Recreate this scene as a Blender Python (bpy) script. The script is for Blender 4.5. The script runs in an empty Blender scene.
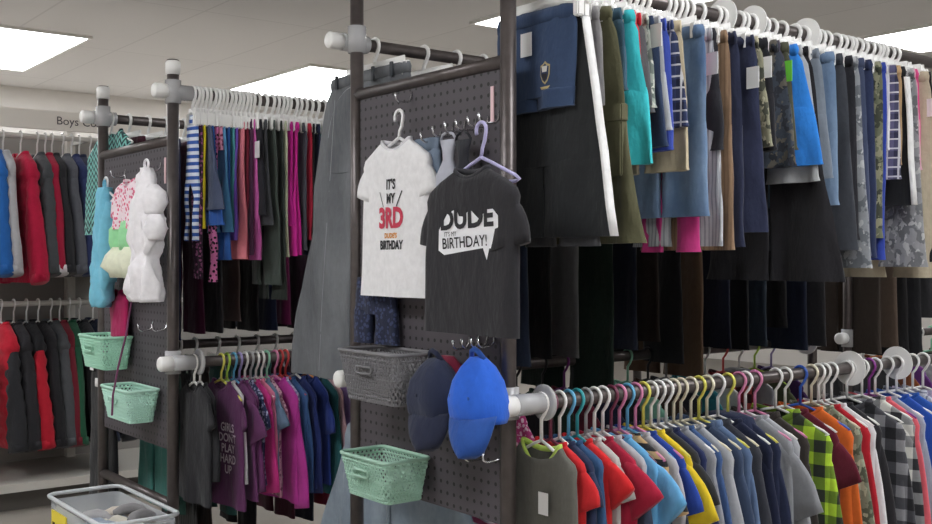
import bpy, bmesh, math, random
from mathutils import Vector, Matrix
from mathutils.bvhtree import BVHTree
from mathutils import noise as MN
random.seed(7)
C = bpy.context.scene.collection
PI = math.pi
CZ = 1.12                      # eye height
F = 1057.0                     # focal length in pixels of the 932 px wide frame
HX, HY = 466.0, 259.0          # vanishing point of the view direction
# the racks run along world X; the photographer looks 52 degrees round from X
RX, RY = .789, -.614           # camera right
FX, FY = .614, .789            # camera forward

# ------------------------------------------------------------------ rays
def ray(px):
    r = (px-HX)/F
    return (RX*r+FX, RY*r+FY)
def on_x(px, py, X):
    dx, dy = ray(px); s = X/dx
    return Vector((X, dy*s, CZ-(py-HY)/F*s))
def on_y(px, py, Y):
    dx, dy = ray(px); s = Y/dy
    return Vector((dx*s, Y, CZ-(py-HY)/F*s))
def on_z(px, py, Z):
    dx, dy = ray(px); s = (CZ-Z)*F/(py-HY)
    return Vector((dx*s, dy*s, Z))

# ------------------------------------------------------------------ materials
def lin(h):
    if isinstance(h, str):
        v = [int(h[i:i+2], 16)/255 for i in (0, 2, 4)]
    else: v = [c/255 for c in h]
    return tuple(c/12.92 if c <= .04045 else ((c+.055)/1.055)**2.4 for c in v)+(1,)
_m = {}
def newmat(key):
    m = bpy.data.materials.new(key); m.use_nodes = True
    nt = m.node_tree; b = nt.nodes['Principled BSDF']
    return m, nt, b
def N(nt, t, **kw):
    n = nt.nodes.new(t)
    for k, v in kw.items():
        if k in n.inputs: n.inputs[k].default_value = v
        else: setattr(n, k, v)
    return n
def mixc(nt, fac, a, b, mode='MIX'):
    n = nt.nodes.new('ShaderNodeMix'); n.data_type = 'RGBA'; n.blend_type = mode
    for i, v in ((0, fac), (6, a), (7, b)):
        if hasattr(v, 'is_output'): nt.links.new(v, n.inputs[i])
        else: n.inputs[i].default_value = v
    return n.outputs[2]
def math_(nt, op, a, b=None):
    n = nt.nodes.new('ShaderNodeMath'); n.operation = op
    for i, v in enumerate((a, b)):
        if v is None: continue
        if hasattr(v, 'is_output'): nt.links.new(v, n.inputs[i])
        else: n.inputs[i].default_value = v
    return n.outputs[0]
def simple(key, col, rough=.5, metal=0, trans=0, alpha=None, spec=None, noise=0, nscale=20):
    if key in _m: return _m[key]
    m, nt, b = newmat(key)
    b.inputs['Base Color'].default_value = lin(col); b.inputs['Roughness'].default_value = rough
    b.inputs['Metallic'].default_value = metal
    b.inputs['Transmission Weight'].default_value = trans
    if alpha is not None: b.inputs['Alpha'].default_value = alpha
    if noise:
        tc = N(nt, 'ShaderNodeTexCoord'); no = N(nt, 'ShaderNodeTexNoise', Scale=nscale, Detail=4.0)
        nt.links.new(tc.outputs['Object'], no.inputs['Vector'])
        c = lin(col)
        lo = tuple(x*(1-noise) for x in c[:3])+(1,); hi = tuple(min(1, x*(1+noise)) for x in c[:3])+(1,)
        nt.links.new(mixc(nt, no.outputs['Fac'], lo, hi), b.inputs['Base Color'])
    _m[key] = m; return m
def fabric(spec):
    """spec: 'hex' plain cloth, or 'kind:hex:hex..'"""
    key = 'cloth '+spec
    if key in _m: return _m[key]
    m, nt, b = newmat(key)
    p = spec.split(':'); kind = p[0] if len(p) > 1 else 'plain'; cols = [lin(x) for x in (p[1:] if len(p) > 1 else p)]
    tc = N(nt, 'ShaderNodeTexCoord'); sp = N(nt, 'ShaderNodeSeparateXYZ')
    nt.links.new(tc.outputs['Object'], sp.inputs[0]); Y, Z = sp.outputs[1], sp.outputs[2]
    def band(v, freq, duty=.5):
        return math_(nt, 'LESS_THAN', math_(nt, 'FRACT', math_(nt, 'MULTIPLY', v, freq)), duty)
    def noise(sc, detail=3.0, mapz=1):
        mp = N(nt, 'ShaderNodeMapping'); mp.inputs['Scale'].default_value = (1, 1, mapz)
        nt.links.new(tc.outputs['Object'], mp.inputs[0])
        n = N(nt, 'ShaderNodeTexNoise', Scale=sc, Detail=detail); nt.links.new(mp.outputs[0], n.inputs['Vector']); return n.outputs['Fac']
    if kind == 'plain': col = cols[0]
    elif kind == 'stripe': col = mixc(nt, band(Z, 34), cols[0], cols[1])
    elif kind == 'widestripe': col = mixc(nt, band(Z, 46), cols[0], cols[1])
    elif kind == 'pin': col = mixc(nt, band(Y, 90, .35), cols[0], cols[1])
    elif kind == 'check':
        a, c = band(Y, 16), band(Z, 16)
        both = math_(nt, 'MULTIPLY', math_(nt, 'ADD', a, c), .5)
        cr = N(nt, 'ShaderNodeValToRGB'); nt.links.new(both, cr.inputs[0]); cr.color_ramp.interpolation = 'CONSTANT'
        e = cr.color_ramp.elements; e[0].color = cols[0]; e[1].position = .75; e[1].color = cols[-1]
        q = e.new(.25); q.color = cols[1] if len(cols) > 2 else tuple((cols[0][i]+cols[-1][i])/2 for i in range(4))
        col = cr.outputs[0]
    elif kind == 'plaid':
        c1 = mixc(nt, band(Z, 19, .4), cols[0], cols[1]); c2 = mixc(nt, band(Y, 22, .4), cols[0], cols[1])
        c = mixc(nt, .5, c1, c2)
        c = mixc(nt, math_(nt, 'MULTIPLY', math_(nt, 'MAXIMUM', band(Z, 38, .16), band(Y, 38, .16)), .75), c, cols[-1]); col = c
    elif kind == 'camo':
        c = mixc(nt, math_(nt, 'GREATER_THAN', noise(34, 2), .52), cols[0], cols[1])
        col = mixc(nt, math_(nt, 'GREATER_THAN', noise(52, 2, .8), .58), c, cols[-1])
    elif kind == 'spots':
        v = N(nt, 'ShaderNodeTexVoronoi', Scale=90.0); nt.links.new(tc.outputs['Object'], v.inputs['Vector'])
        col = mixc(nt, math_(nt, 'LESS_THAN', v.outputs['Distance'], .42), cols[0], cols[1])
    elif kind == 'knit':
        zz = math_(nt, 'ADD', math_(nt, 'MULTIPLY', Z, 40), math_(nt, 'MULTIPLY', math_(nt, 'PINGPONG', math_(nt, 'MULTIPLY', Y, 50), 1), .9))
        col = mixc(nt, math_(nt, 'LESS_THAN', math_(nt, 'FRACT', zz), .5), cols[0], cols[1])
    elif kind == 'denim':
        c = mixc(nt, math_(nt, 'MULTIPLY', math_(nt, 'SUBTRACT', noise(9, 5, .5), .3), 1.6), cols[0], cols[1]); col = c
    elif kind == 'tie':
        col = mixc(nt, math_(nt, 'GREATER_THAN', noise(14, 1), .5), cols[0], cols[1])
    mott = N(nt, 'ShaderNodeMapRange'); mott.inputs[3].default_value = .86; mott.inputs[4].default_value = 1.12
    nt.links.new(noise(60, 3), mott.inputs[0])
    col = mixc(nt, 1.0, col, mott.outputs[0], 'MULTIPLY')
    nt.links.new(col, b.inputs['Base Color'])
    b.inputs['Roughness'].default_value = .88
    b.inputs['Specular IOR Level'].default_value = .25
    b.inputs['Sheen Weight'].default_value = .12
    bm_ = N(nt, 'ShaderNodeBump', Strength=.7, Distance=.012); nt.links.new(noise(26, 4, .4), bm_.inputs['Height'])
    nt.links.new(bm_.outputs[0], b.inputs['Normal'])
    _m[key] = m; return m

PIPE = simple('dark worn pipe', '5a5352', .34, .45, noise=.35, nscale=40)
WHITEP = simple('white plastic', 'f2f1ef', .35)
CLEARP = simple('frosted clear plastic', 'e4e4e6', .15, trans=.45)
CHROME = simple('chrome wire', 'c8c8cc', .2, .9)
CARD = simple('white card', 'f0f0f0', .6)
def plastic(col): return simple('plastic '+col, col, .35)

# ------------------------------------------------------------------ mesh helpers
def mesh_obj(name, bm, mat, parent=None, loc=(0, 0, 0), smooth=True):
    me = bpy.data.meshes.new(name); bm.normal_update()
    bmesh.ops.recalc_face_normals(bm, faces=bm.faces)
    if smooth:
        for f in bm.faces: f.smooth = True
    bm.to_mesh(me); bm.free()
    o = bpy.data.objects.new(name, me); C.objects.link(o)
    me.materials.append(mat)
    if parent: o.parent = parent
    o.location = loc
    return o
def thing(name, label, cat, loc=(0, 0, 0), rz=0, group=None):
    o = bpy.data.objects.new(name, None); C.objects.link(o); o.empty_display_size = .05
    o.location = loc; o.rotation_euler = (0, 0, rz); o['label'] = label; o['category'] = cat
    if group: o['group'] = group
    return o
def struct(o): o['kind'] = 'structure'; return o
def box(bm, x0, x1, y0, y1, z0, z1, bev=0):
    vs = [bm.verts.new(p) for p in ((x0,y0,z0),(x1,y0,z0),(x1,y1,z0),(x0,y1,z0),(x0,y0,z1),(x1,y0,z1),(x1,y1,z1),(x0,y1,z1))]
    fs = [bm.faces.new([vs[i] for i in q]) for q in ((0,3,2,1),(4,5,6,7),(0,1,5,4),(1,2,6,5),(2,3,7,6),(3,0,4,7))]
    if bev:
        es = {e for f in fs for e in f.edges}
        bmesh.ops.bevel(bm, geom=list(es), offset=bev, segments=2, affect='EDGES')
def tube(bm, pts, r, n=10, cap=True):
    pts = [Vector(p) for p in pts]; rings = []
    rr = r if isinstance(r, (list, tuple)) else [r]*len(pts)
    up = None
    for i, p in enumerate(pts):
        d = (pts[min(i+1, len(pts)-1)]-pts[max(i-1, 0)]).normalized()
        if up is None:
            up = Vector((0, 0, 1)) if abs(d.z) < .9 else Vector((1, 0, 0))
        a = d.cross(up).normalized(); b = a.cross(d).normalized(); up = b
        rings.append([bm.verts.new(p+(a*math.cos(t)+b*math.sin(t))*rr[i]) for t in [2*PI*k/n for k in range(n)]])
    for A, B in zip(rings, rings[1:]):
        for k in range(n): bm.faces.new((A[k], A[(k+1) % n], B[(k+1) % n], B[k]))
    if cap: bm.faces.new(rings[0][::-1]); bm.faces.new(rings[-1])
def rod(p, q, r, n=16):
    bm = bmesh.new(); tube(bm, [p, q], r, n); return bm
def flat_edges(o, ang=35):
    me = o.data
    try: me.set_sharp_from_angle(angle=math.radians(ang))
    except Exception: pass
    return o
def sgnpow(v, p): return math.copysign(abs(v)**p, v)
class Fold:
    """soft vertical cloth folds, stronger towards the hem"""
    def __init__(s, amp=.006, k=30):
        s.a = amp; s.k = k*random.uniform(.7, 1.3); s.p = random.uniform(0, 6.3); s.q = random.uniform(0, 6.3); s.sl = random.uniform(-4, 4); s.n = .9; s.dg = random.uniform(-.5, .5)
    def __call__(s, y, z, f):
        return s.a*f*(math.sin(s.k*y+s.p+s.sl*z)+.5*math.sin(s.k*2.1*y+s.q+3*z))+s.a*s.n*MN.noise(Vector((s.p*7, (y+z*s.dg)*22, z*8)))*(.5+.5*f)
def loft(bm, rings, fold=None, n=24, power=.75, cap0=True, cap1=True, neck=None):
    """rings: (cy, cz, hw, th, (wy, wz), f): superellipse rings in planes spanned by (0,wy,wz) and X"""
    out = []
    for cy, cz, hw, th, w, f in rings:
        R = []
        for k in range(n):
            a = 2*PI*k/n; u = sgnpow(math.cos(a), .85); v = sgnpow(math.sin(a), power)
            y = cy+w[0]*hw*u; z = cz+w[1]*hw*u; x = th*v
            if fold: x += fold(y, z, f)
            R.append(bm.verts.new((x, y, z)))
        out.append(R)
    for A, B in zip(out, out[1:]):
        for k in range(n): bm.faces.new((A[k], A[(k+1) % n], B[(k+1) % n], B[k]))
    if cap0: bm.faces.new(out[0][::-1])
    if cap1: bm.faces.new(out[-1])
    return out
H = (1, 0)

# ------------------------------------------------------------------ hangers
RAILR = .0165
_h = {}
def arc(r, a0, a1, n=9, cy=0, cz=0):
    return [(0, cy+r*math.cos(math.radians(a0+(a1-a0)*i/n)), cz+r*math.sin(math.radians(a0+(a1-a0)*i/n))) for i in range(n+1)]
def hook_mesh(drop, rr=.0034):
    k = ('hook', drop, rr)
    if k not in _h:
        bm = bmesh.new(); r = RAILR+.0042
        tube(bm, arc(r, -25, 205, 12)+[(0, -.010, -.024), (0, 0, -.036), (0, 0, -drop)], rr, 8)
        me = bpy.data.meshes.new('hanger_hook'); [setattr(f, 'smooth', True) for f in bm.faces]; bm.to_mesh(me); bm.free()
        me.materials.append(WHITEP); _h[k] = me
    return _h[k]
def body_mesh(kind, drop, hw):
    k = (kind, drop, round(hw, 2)); hw = k[2]
    if k not in _h:
        bm = bmesh.new()
        if kind == 'shirt':
            s = .042
            tube(bm, [(0, 0, -drop+.002), (0, hw*.25, -drop-.008), (0, hw*.9, -drop-s), (0, hw, -drop-s-.008), (0, hw*.9, -drop-s-.014), (0, 0, -drop-s-.014),
                      (0, -hw*.9, -drop-s-.014), (0, -hw, -drop-s-.008), (0, -hw*.9, -drop-s), (0, -hw*.25, -drop-.008), (0, 0, -drop+.002)], .0036, 8)
        else:
            tube(bm, [(0, -hw, -drop-.004), (0, -hw*.4, -drop), (0, 0, -drop+.008), (0, hw*.4, -drop), (0, hw, -drop-.004)], .0066, 8)
            box(bm, -.0025, .0025, -hw*.9, hw*.9, -drop-.006, -drop+.018, .001)
        me = bpy.data.meshes.new('hanger_body'); [setattr(f, 'smooth', True) for f in bm.faces]; bm.to_mesh(me); bm.free()
        me.materials.append(WHITEP); _h[k] = me
    return _h[k]
def clip_mesh():
    if 'clip' not in _h:
        bm = bmesh.new(); box(bm, -.009, .009, -.009, .009, -.034, .006, .003)
        me = bpy.data.meshes.new('hanger_clip'); bm.to_mesh(me); bm.free(); me.materials.append(WHITEP); _h['clip'] = me
    return _h['clip']
def linked(name, me, parent, mat=None, loc=(0, 0, 0)):
    o = bpy.data.objects.new(name, me); C.objects.link(o); o.parent = parent; o.location = loc
    if mat is not None:
        o.material_slots[0].link = 'OBJECT'; o.material_slots[0].material = mat
    return o
def hanger(kind, loc, rz, hw, colname, colhex, desc, place, group, drop=None):
    drop = drop or (.062 if kind == 'clip' else .084)
    m = plastic(colhex)
    hr = .0054 if kind == 'clip' else .0040
    t = thing('clip_hanger' if kind == 'clip' else 'clothes_hanger', f"{colname} hanger carrying {desc} {place}", 'hanger', loc, rz, group)
    linked('hook', hook_mesh(drop, hr), t, m)
    linked('hanger_body', body_mesh(kind, drop, hw), t, m)
    if kind == 'clip':
        for s in (-1, 1): linked('clip', clip_mesh(), t, m, (0, s*hw*.88, -drop-.004))
    return t
_tag = None
def price_tag(parent, x, y, z, w=.030, h=.048, mat=None, tilt=0):
    bm = bmesh.new(); box(bm, -.0008, .0008, -w/2, w/2, -h, 0)
    o = mesh_obj('price_tag', bm, mat or CARD, parent, (x, y, z), False); o.rotation_euler = (tilt, 0, 0); return o

# ------------------------------------------------------------------ garments (local frame: Y width, Z up, X thickness; front faces -X)
def pants(name, label, cat, loc, rz, group, hw0, hw1, L, spec, oy=0, band=None, th=.012, crotch=None, stripe=None, amp=.006, elastic=True, gap=.012, tag=None):
    t = thing(name, label, cat, loc, rz, group); m = fabric(spec)
    c = crotch or min(.24, L*.55); fo = Fold(amp, 34)
    bm = bmesh.new()
    def W(z): k = min(1, z/L); return hw0+(hw1-hw0)*k
    def O(z): return oy*z/L
    rs = [(0, -.024, hw0*.97, th*.8, H, .2)]
    for i in range(1, 8):
        z = .024+(c-.024)*i/7; rs.append((O(z), -z, W(z), th*1.05, H, .3+.5*z/L))
    loft(bm, rs, fo)
    for s in (-1, 1):
        rl = []
        for i in range(15):
            z = c-.015+(L-c+.015)*i/14; w = W(z); hw = (w-gap*min(1, i/4))/2
            rl.append((O(z)+s*(w-hw), -z, hw+(.003 if i == 14 else 0), th*(1.05 if i else .7), H, .3+.7*z/L))
        loft(bm, rl, fo)
    flat_edges(mesh_obj('pant_body', bm, m, t), 60)
    bm = bmesh.new(); fb = Fold(.0025 if elastic else .0005, 150)
    loft(bm, [(0, .002, hw0*.95, th*.9, H, 1), (0, -.012, hw0*.98, th*1.15, H, 1), (0, -.028, hw0*.97, th*1.0, H, 1)], fb, n=40)
    mesh_obj('waistband', bm, fabric(band or spec), t)
    if stripe:
        bm = bmesh.new()
        R = []
        for i in range(9):
            z = .03+(L-.03)*i/8; w = W(z)
            y = O(z)-w
            x = -th*.2+fo(y, -z, .3+.7*z/L)
            R.append([bm.verts.new((x-.010, y+.003, -z)), bm.verts.new((x-.007, y-.0035, -z)), bm.verts.new((x+.008, y-.0035, -z))])
        for A, B in zip(R, R[1:]):
            for k in range(2): bm.faces.new((A[k], A[k+1], B[k+1], B[k]))
        o = mesh_obj('side_stripe', bm, fabric(stripe), t); so = o.modifiers.new('thick', 'SOLIDIFY'); so.thickness = .002; so.offset = 0
    if tag: price_tag(t, -th-.008, tag[0] if tag[0] > 0 else -hw0-.004, tag[1], .036, .052, mat=tag[2] if len(tag) > 2 else None)
    return t

def shirt(name, label, cat, loc, rz, group, hs, L, spec, sleeve='short', collar=None, sleevespec=None, th=.016, amp=.008, ridge=0, sl=None, spread=.30,
          flare=1.05, tag=None, fk=26, dip=.03, placket=None, hood=None, cuff=None, neckw=.42, seg=16, rp=.055):
    t = thing(name, label, cat, loc, rz, group); m = fabric(spec); fo = Fold(amp, fk)
    nk = hs*neckw; bm = bmesh.new(); n = 36
    prof = [(0, nk, .55), (.006, nk*1.12, .8), (hs*.16, hs*.70, .9), (hs*.30, hs*.94, 1), (hs*.42, hs, 1.0)]
    rs = []
    for z, w, tt in prof: rs.append([0, -z, w, th*tt, H, .1])
    nb = seg if not ridge else 26
    for i in range(1, nb+1):
        k = i/nb; z = hs*.42+(L-hs*.42)*k
        w = hs*(.98+(flare-.98)*k); tt = 1.0
        if ridge: tt = 1+ridge*abs(math.sin(PI*z/rp)); w = w*(1-ridge*.08+.18*ridge*abs(math.sin(PI*z/rp)))
        rs.append([0, -z, w, th*tt, H, .15+.85*k])
    out = loft(bm, rs, fo, n=n, cap0=False, power=.6)
    top = out[0]
    for j, R in enumerate(out[:3]):                      # scooped front neckline
        f = (1, .75, .3)[j]
        for v in R:
            u = abs(v.co.y)/nk
            if u < 1:
                v.co.z -= (dip if v.co.x < 0 else dip*.25)*f*(1-u*u)
    inner = [bm.verts.new((v.co.x*.6, v.co.y*.93, v.co.z-.03)) for v in top]
    for k in range(n): bm.faces.new((top[k], top[(k+1) % n], inner[(k+1) % n], inner[k]))
    bm.faces.new(inner)
    path = [v.co.copy() for v in top]
    b = mesh_obj('shirt_body', bm, m, t); flat_edges(b, 70)
    # collar follows the neckline
    bm = bmesh.new(); nn = len(path); rr = .0052 if collar != 'polo' else .009
    rings = []
    for i, p in enumerate(path):
        d = (path[(i+1) % nn]-path[i-1]).normalized(); a = d.cross(Vector((0, 0, 1))).normalized(); c = a.cross(d)
        rings.append([bm.verts.new(p+a*math.cos(q)*rr*.7+c*math.sin(q)*rr*1.3) for q in [2*PI*k/6 for k in range(6)]])
    for i in range(nn):
        A, B = rings[i], rings[(i+1) % nn]
        for k in range(6): bm.faces.new((A[k], A[(k+1) % 6], B[(k+1) % 6], B[k]))
    mesh_obj('collar', bm, fabric(collar if collar and collar != 'polo' else spec), t)
    if sleeve:
        for s in (-1, 1):
            bm = bmesh.new()
            if sleeve == 'short':
                ln = sl or hs*.95; d = Vector((0, s*spread*1.2, -1)).normalized()
                w0, w1 = hs*.36, hs*.40
            elif sleeve == 'cap':
                ln = sl or hs*.45; d = Vector((0, s*.8, -1)).normalized(); w0, w1 = hs*.33, hs*.36
            else:
                ln = sl or L*.92; d = Vector((0, s*spread*.5, -1)).normalized()
                w0, w1 = hs*.36, hs*.26
            st = Vector((0, s*(hs-w0*1.02), -hs*.33)); rr = []
            m_ = 6 if sleeve != 'long' else (16 if ridge else 10)
            wv = (d.z*-1*1.0, d.y*1.0)      # width axis perpendicular to d
            wv = (-d.z, d.y)
            f2 = Fold(amp*.8, 40)
            for i in range(m_):
                k = i/(m_-1); p = st+d*ln*k+Vector((0, s*.010*math.sin(PI*k), 0))
                tt = 1+(ridge*abs(math.sin(PI*k*ln/rp)) if ridge else 0)
                w = w0+(w1-w0)*k
                if i == 0: w *= .80
                ww = (math.cos(math.radians(30*(1-k)))*wv[0]+0, wv[1]-s*math.sin(math.radians(30*(1-k)))) if i < m_ else wv
                rr.append((p.y, p.z, w, th*(.62+.2*k)*tt, ww, .3+.7*k))
            loft(bm, rr, f2, n=20)
            mesh_obj('sleeve', bm, fabric(sleevespec or spec), t)
            if cuff:
                p = st+d*ln; bm = bmesh.new()
                loft(bm, [(p.y-d.y*.03, p.z-d.z*.03, w1*1.04, th, wv, 0), (p.y+d.y*.004, p.z+d.z*.004, w1*1.0, th, wv, 0)], None, n=20)
                mesh_obj('cuff', bm, fabric(cuff), t)
    if placket:
        bm = bmesh.new(); R = []
        for i in range(9):
            z = dip+.01+(L-dip-.03)*i/8; x = -th*1.02-.002+fo(0, -z, .15+.85*z/L)
            R.append([bm.verts.new((x, -.009, -z)), bm.verts.new((x-.002, 0, -z)), bm.verts.new((x, .009, -z))])
        for A, B in zip(R, R[1:]):
            for k in range(2): bm.faces.new((A[k], A[k+1], B[k+1], B[k]))
        o = mesh_obj('placket', bm, fabric(placket), t); so = o.modifiers.new('thick', 'SOLIDIFY'); so.thickness = .003
    if hood:
        bm = bmesh.new()
        loft(bm, [(0, .012, nk*.6, .012, H, 0), (0, .004, nk*1.1, .028, H, 0), (0, -.03, nk*1.35, .036, H, 0), (0, -.075, nk*1.1, .030, H, 0), (0, -.10, nk*.5, .018, H, 0)], Fold(.004, 60), n=24)
        mesh_obj('hood', bm, fabric(hood), t)
    if tag: price_tag(t, -th-.008, tag[0], tag[1], mat=tag[2] if len(tag) > 2 else None)
    t['_body'] = b.name
    return t

def text_on(parent, body, s, y, z, size, mat, name='print', align='CENTER', rot=0, sx=1, off=.0016, bold=.0):
    """lettering laid on a garment's front (faces -X, reads towards -Y); y,z: local centre"""
    cu = bpy.data.curves.new(name, 'FONT'); cu.body = s; cu.size = size; cu.align_x = align; cu.align_y = 'CENTER'; cu.offset = bold
    cu.resolution_u = 3
    tmp = bpy.data.objects.new('tmp', cu); C.objects.link(tmp)
    dg = bpy.context.evaluated_depsgraph_get(); me = bpy.data.meshes.new_from_object(tmp.evaluated_get(dg))
    bpy.data.objects.remove(tmp)
    bm = bmesh.new(); bm.from_mesh(me); bpy.data.meshes.remove(me)
    bmesh.ops.triangulate(bm, faces=bm.faces)
    cr, sr = math.cos(rot), math.sin(rot)
    for v in bm.verts:
        a, b = v.co.x*sx, v.co.y
        v.co = Vector((0, y-(a*cr-b*sr), z+(a*sr+b*cr)))
    return press(bm, parent, body, mat, name, off)
def press(bm, parent, body, mat, name, off):
    if body is not None:
        b2 = bmesh.new(); b2.from_mesh(body.data); bv = BVHTree.FromBMesh(b2)
        for v in bm.verts:
            h = bv.ray_cast(Vector((-1, v.co.y, v.co.z)), Vector((1, 0, 0)))[0]
            v.co.x = (h.x if h else 0)-off
        b2.free()
    me = bpy.data.meshes.new(name); bm.to_mesh(me); bm.free(); me.materials.append(mat)
    o = bpy.data.objects.new(name, me); C.objects.link(o); o.parent = parent; return o
def patch(parent, body, pts, mat, name, off=.001, sub=True):
    """flat printed shape; pts are (y, z)"""
    bm = bmesh.new(); f = bm.faces.new([bm.verts.new((0, a, b)) for a, b in pts])
    bmesh.ops.triangulate(bm, faces=[f])
    if sub: bmesh.ops.subdivide_edges(bm, edges=bm.edges, cuts=3, use_grid_fill=True)
    return press(bm, parent, body, mat, name, off)

# ================================================================== ROOM
CEIL = 2.44
XA, XB, YA, YB = -2.6, 9.5, -3.2, 8.5
def slab(name, a, mat):
    bm = bmesh.new(); box(bm, *a); return struct(mesh_obj(name, bm, mat, smooth=False))
wallm = simple('painted wall', 'e6e2dd', .8, noise=.03, nscale=3)
floorm = simple('worn vinyl floor', '9a948c', .45, noise=.12, nscale=5)
cm, nt, b = newmat('ceiling tiles'); _m['ceil'] = cm
tc = N(nt, 'ShaderNodeTexCoord'); mp = N(nt, 'ShaderNodeMapping'); mp.inputs['Location'].default_value = (.32, .10, 0)
nt.links.new(tc.outputs['Object'], mp.inputs[0])
br = N(nt, 'ShaderNodeTexBrick', Scale=1.0); br.offset = 0; br.inputs['Brick Width'].default_value = .67; br.inputs['Row Height'].default_value = 1.35
br.inputs['Mortar Size'].default_value = .007; br.inputs['Mortar Smooth'].default_value = .4
br.inputs['Color1'].default_value = lin('d6d4d2'); br.inputs['Color2'].default_value = lin('d3d1cf'); br.inputs['Mortar'].default_value = lin('c6c4c2')
nt.links.new(mp.outputs[0], br.inputs['Vector']); nt.links.new(br.outputs[0], b.inputs['Base Color']); b.inputs['Roughness'].default_value = .9
slab('floor', (XA, XB, YA, YB, -.1, 0), floorm)
slab('ceiling', (XA, XB, YA, YB, CEIL, CEIL+.1), cm)
slab('wall_back', (XA, XB, YB, YB+.1, 0, CEIL), wallm)
slab('wall_front', (XA, XB, YA-.1, YA, 0, CEIL), wallm)
slab('wall_right', (XB, XB+.1, YA, YB, 0, CEIL), wallm)
slab('wall_left', (XA-.1, XA, YA, YB, 0, CEIL), wallm)
slab('baseboard_back', (XA, XB, YB-.012, YB, 0, .1), simple('baseboard', '4a4541', .6))

# ceiling light panels
pm, nt, b = newmat('lit diffuser'); b.inputs['Emission Color'].default_value = (.97, .985, 1, 1); b.inputs['Emission Strength'].default_value = LIGHT if 'LIGHT' in globals() else 9.0
framem = simple('light frame', 'e6e4e0', .5)
def ceiling_light(x0, x1, y0, y1, label):
    cx, cy = (x0+x1)/2, (y0+y1)/2
    t = thing('ceiling_light', label, 'light', (cx, cy, CEIL-.012), 0, 'fluorescent ceiling panels')
    w, h = (x1-x0)/2, (y1-y0)/2
    bm = bmesh.new(); box(bm, -w+.02, w-.02, -h+.02, h-.02, 0, .010); mesh_obj('diffuser', bm, pm, t, smooth=False)
    bm = bmesh.new()
    for q in ((-w, w, -h, -h+.02), (-w, w, h-.02, h), (-w, -w+.02, -h+.02, h-.02), (w-.02, w, -h+.02, h-.02)): box(bm, *q, -.004, .012)
    mesh_obj('frame', bm, framem, t, smooth=False)
ceiling_light(1.10, 2.10, 6.30, 7.70, 'glowing ceiling panel above the coat rack and its header board')
ceiling_light(3.55, 4.55, 6.28, 7.66, 'glowing ceiling panel seen just over the row of white hangers of the far rack')
ceiling_light(3.62, 4.27, 3.27, 4.62, 'glowing ceiling panel partly hidden behind the tall post of the near rack')
ceiling_light(5.69, 6.39, 2.10, 3.53, 'glowing ceiling panel over the far end of the top rail of trousers')
ceiling_light(1.55, 2.2, -.4, .95, 'ceiling panel over the aisle in front of the shirts')
ceiling_light(-.7, -.05, 1.6, 2.95, 'ceiling panel over the open floor before the peg boards')
ceiling_light(-.7, -.05, -1.6, -.25, 'ceiling panel above and behind the viewer')
ceiling_light(-.7, -.05, 4.4, 5.75, 'ceiling panel over the floor beside the coat rack')
ceiling_light(3.9, 4.55, -.4, .95, 'ceiling panel over the aisle at the far end of the shirts')

# ================================================================== RACKS
RL = 2.05
OFF = .045
def pegboard_mat():
    m, nt, b = newmat('perforated board')
    tc = N(nt, 'ShaderNodeTexCoord'); sp = N(nt, 'ShaderNodeSeparateXYZ'); nt.links.new(tc.outputs['Object'], sp.inputs[0])
    def cell(v): return math_(nt, 'POWER', math_(nt, 'SUBTRACT', math_(nt, 'FRACT', math_(nt, 'MULTIPLY', v, 39.4)), .5), 2)
    d = math_(nt, 'ADD', cell(sp.outputs[1]), cell(sp.outputs[2]))
    hole = math_(nt, 'LESS_THAN', d, .032)
    nt.links.new(mixc(nt, hole, lin('4c474d'), lin('171517')), b.inputs['Base Color']); b.inputs['Roughness'].default_value = .6
    return m
PEG = pegboard_mat()
def rail_with_fittings(t, y, z, L, xend=-.03, disc=True):
    mesh_obj('rail', rod((xend, y, z), (L+.06, y, z), RAILR), PIPE, t)
    bm = bmesh.new(); tube(bm, [(xend-.035, y, z), (xend-.032, y, z), (xend-.028, y, z), (xend+.02, y, z)], [.012, .019, .0225, .0225], 18); mesh_obj('end_cap', bm, WHITEP, t)
    yp = 0 if y < .3 else .62
    bm = bmesh.new(); tube(bm, [(-.022, y, z), (.06, y, z)], .0235, 18); tube(bm, [(0, yp, z-.035), (0, yp, z+.035)], .0245, 18); mesh_obj('connector', bm, CLEARP, t)
    if disc:
        bm = bmesh.new(); tube(bm, [(.060, y, z), (.063, y, z), (.067, y, z), (.07, y, z)], [.034, .040, .040, .034], 24); mesh_obj('flange', bm, CLEARP, t)
    bm = bmesh.new(); tube(bm, [(L-.045, y, z), (L+.045, y, z)], .0255, 18); mesh_obj('connector', bm, CLEARP, t)
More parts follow.
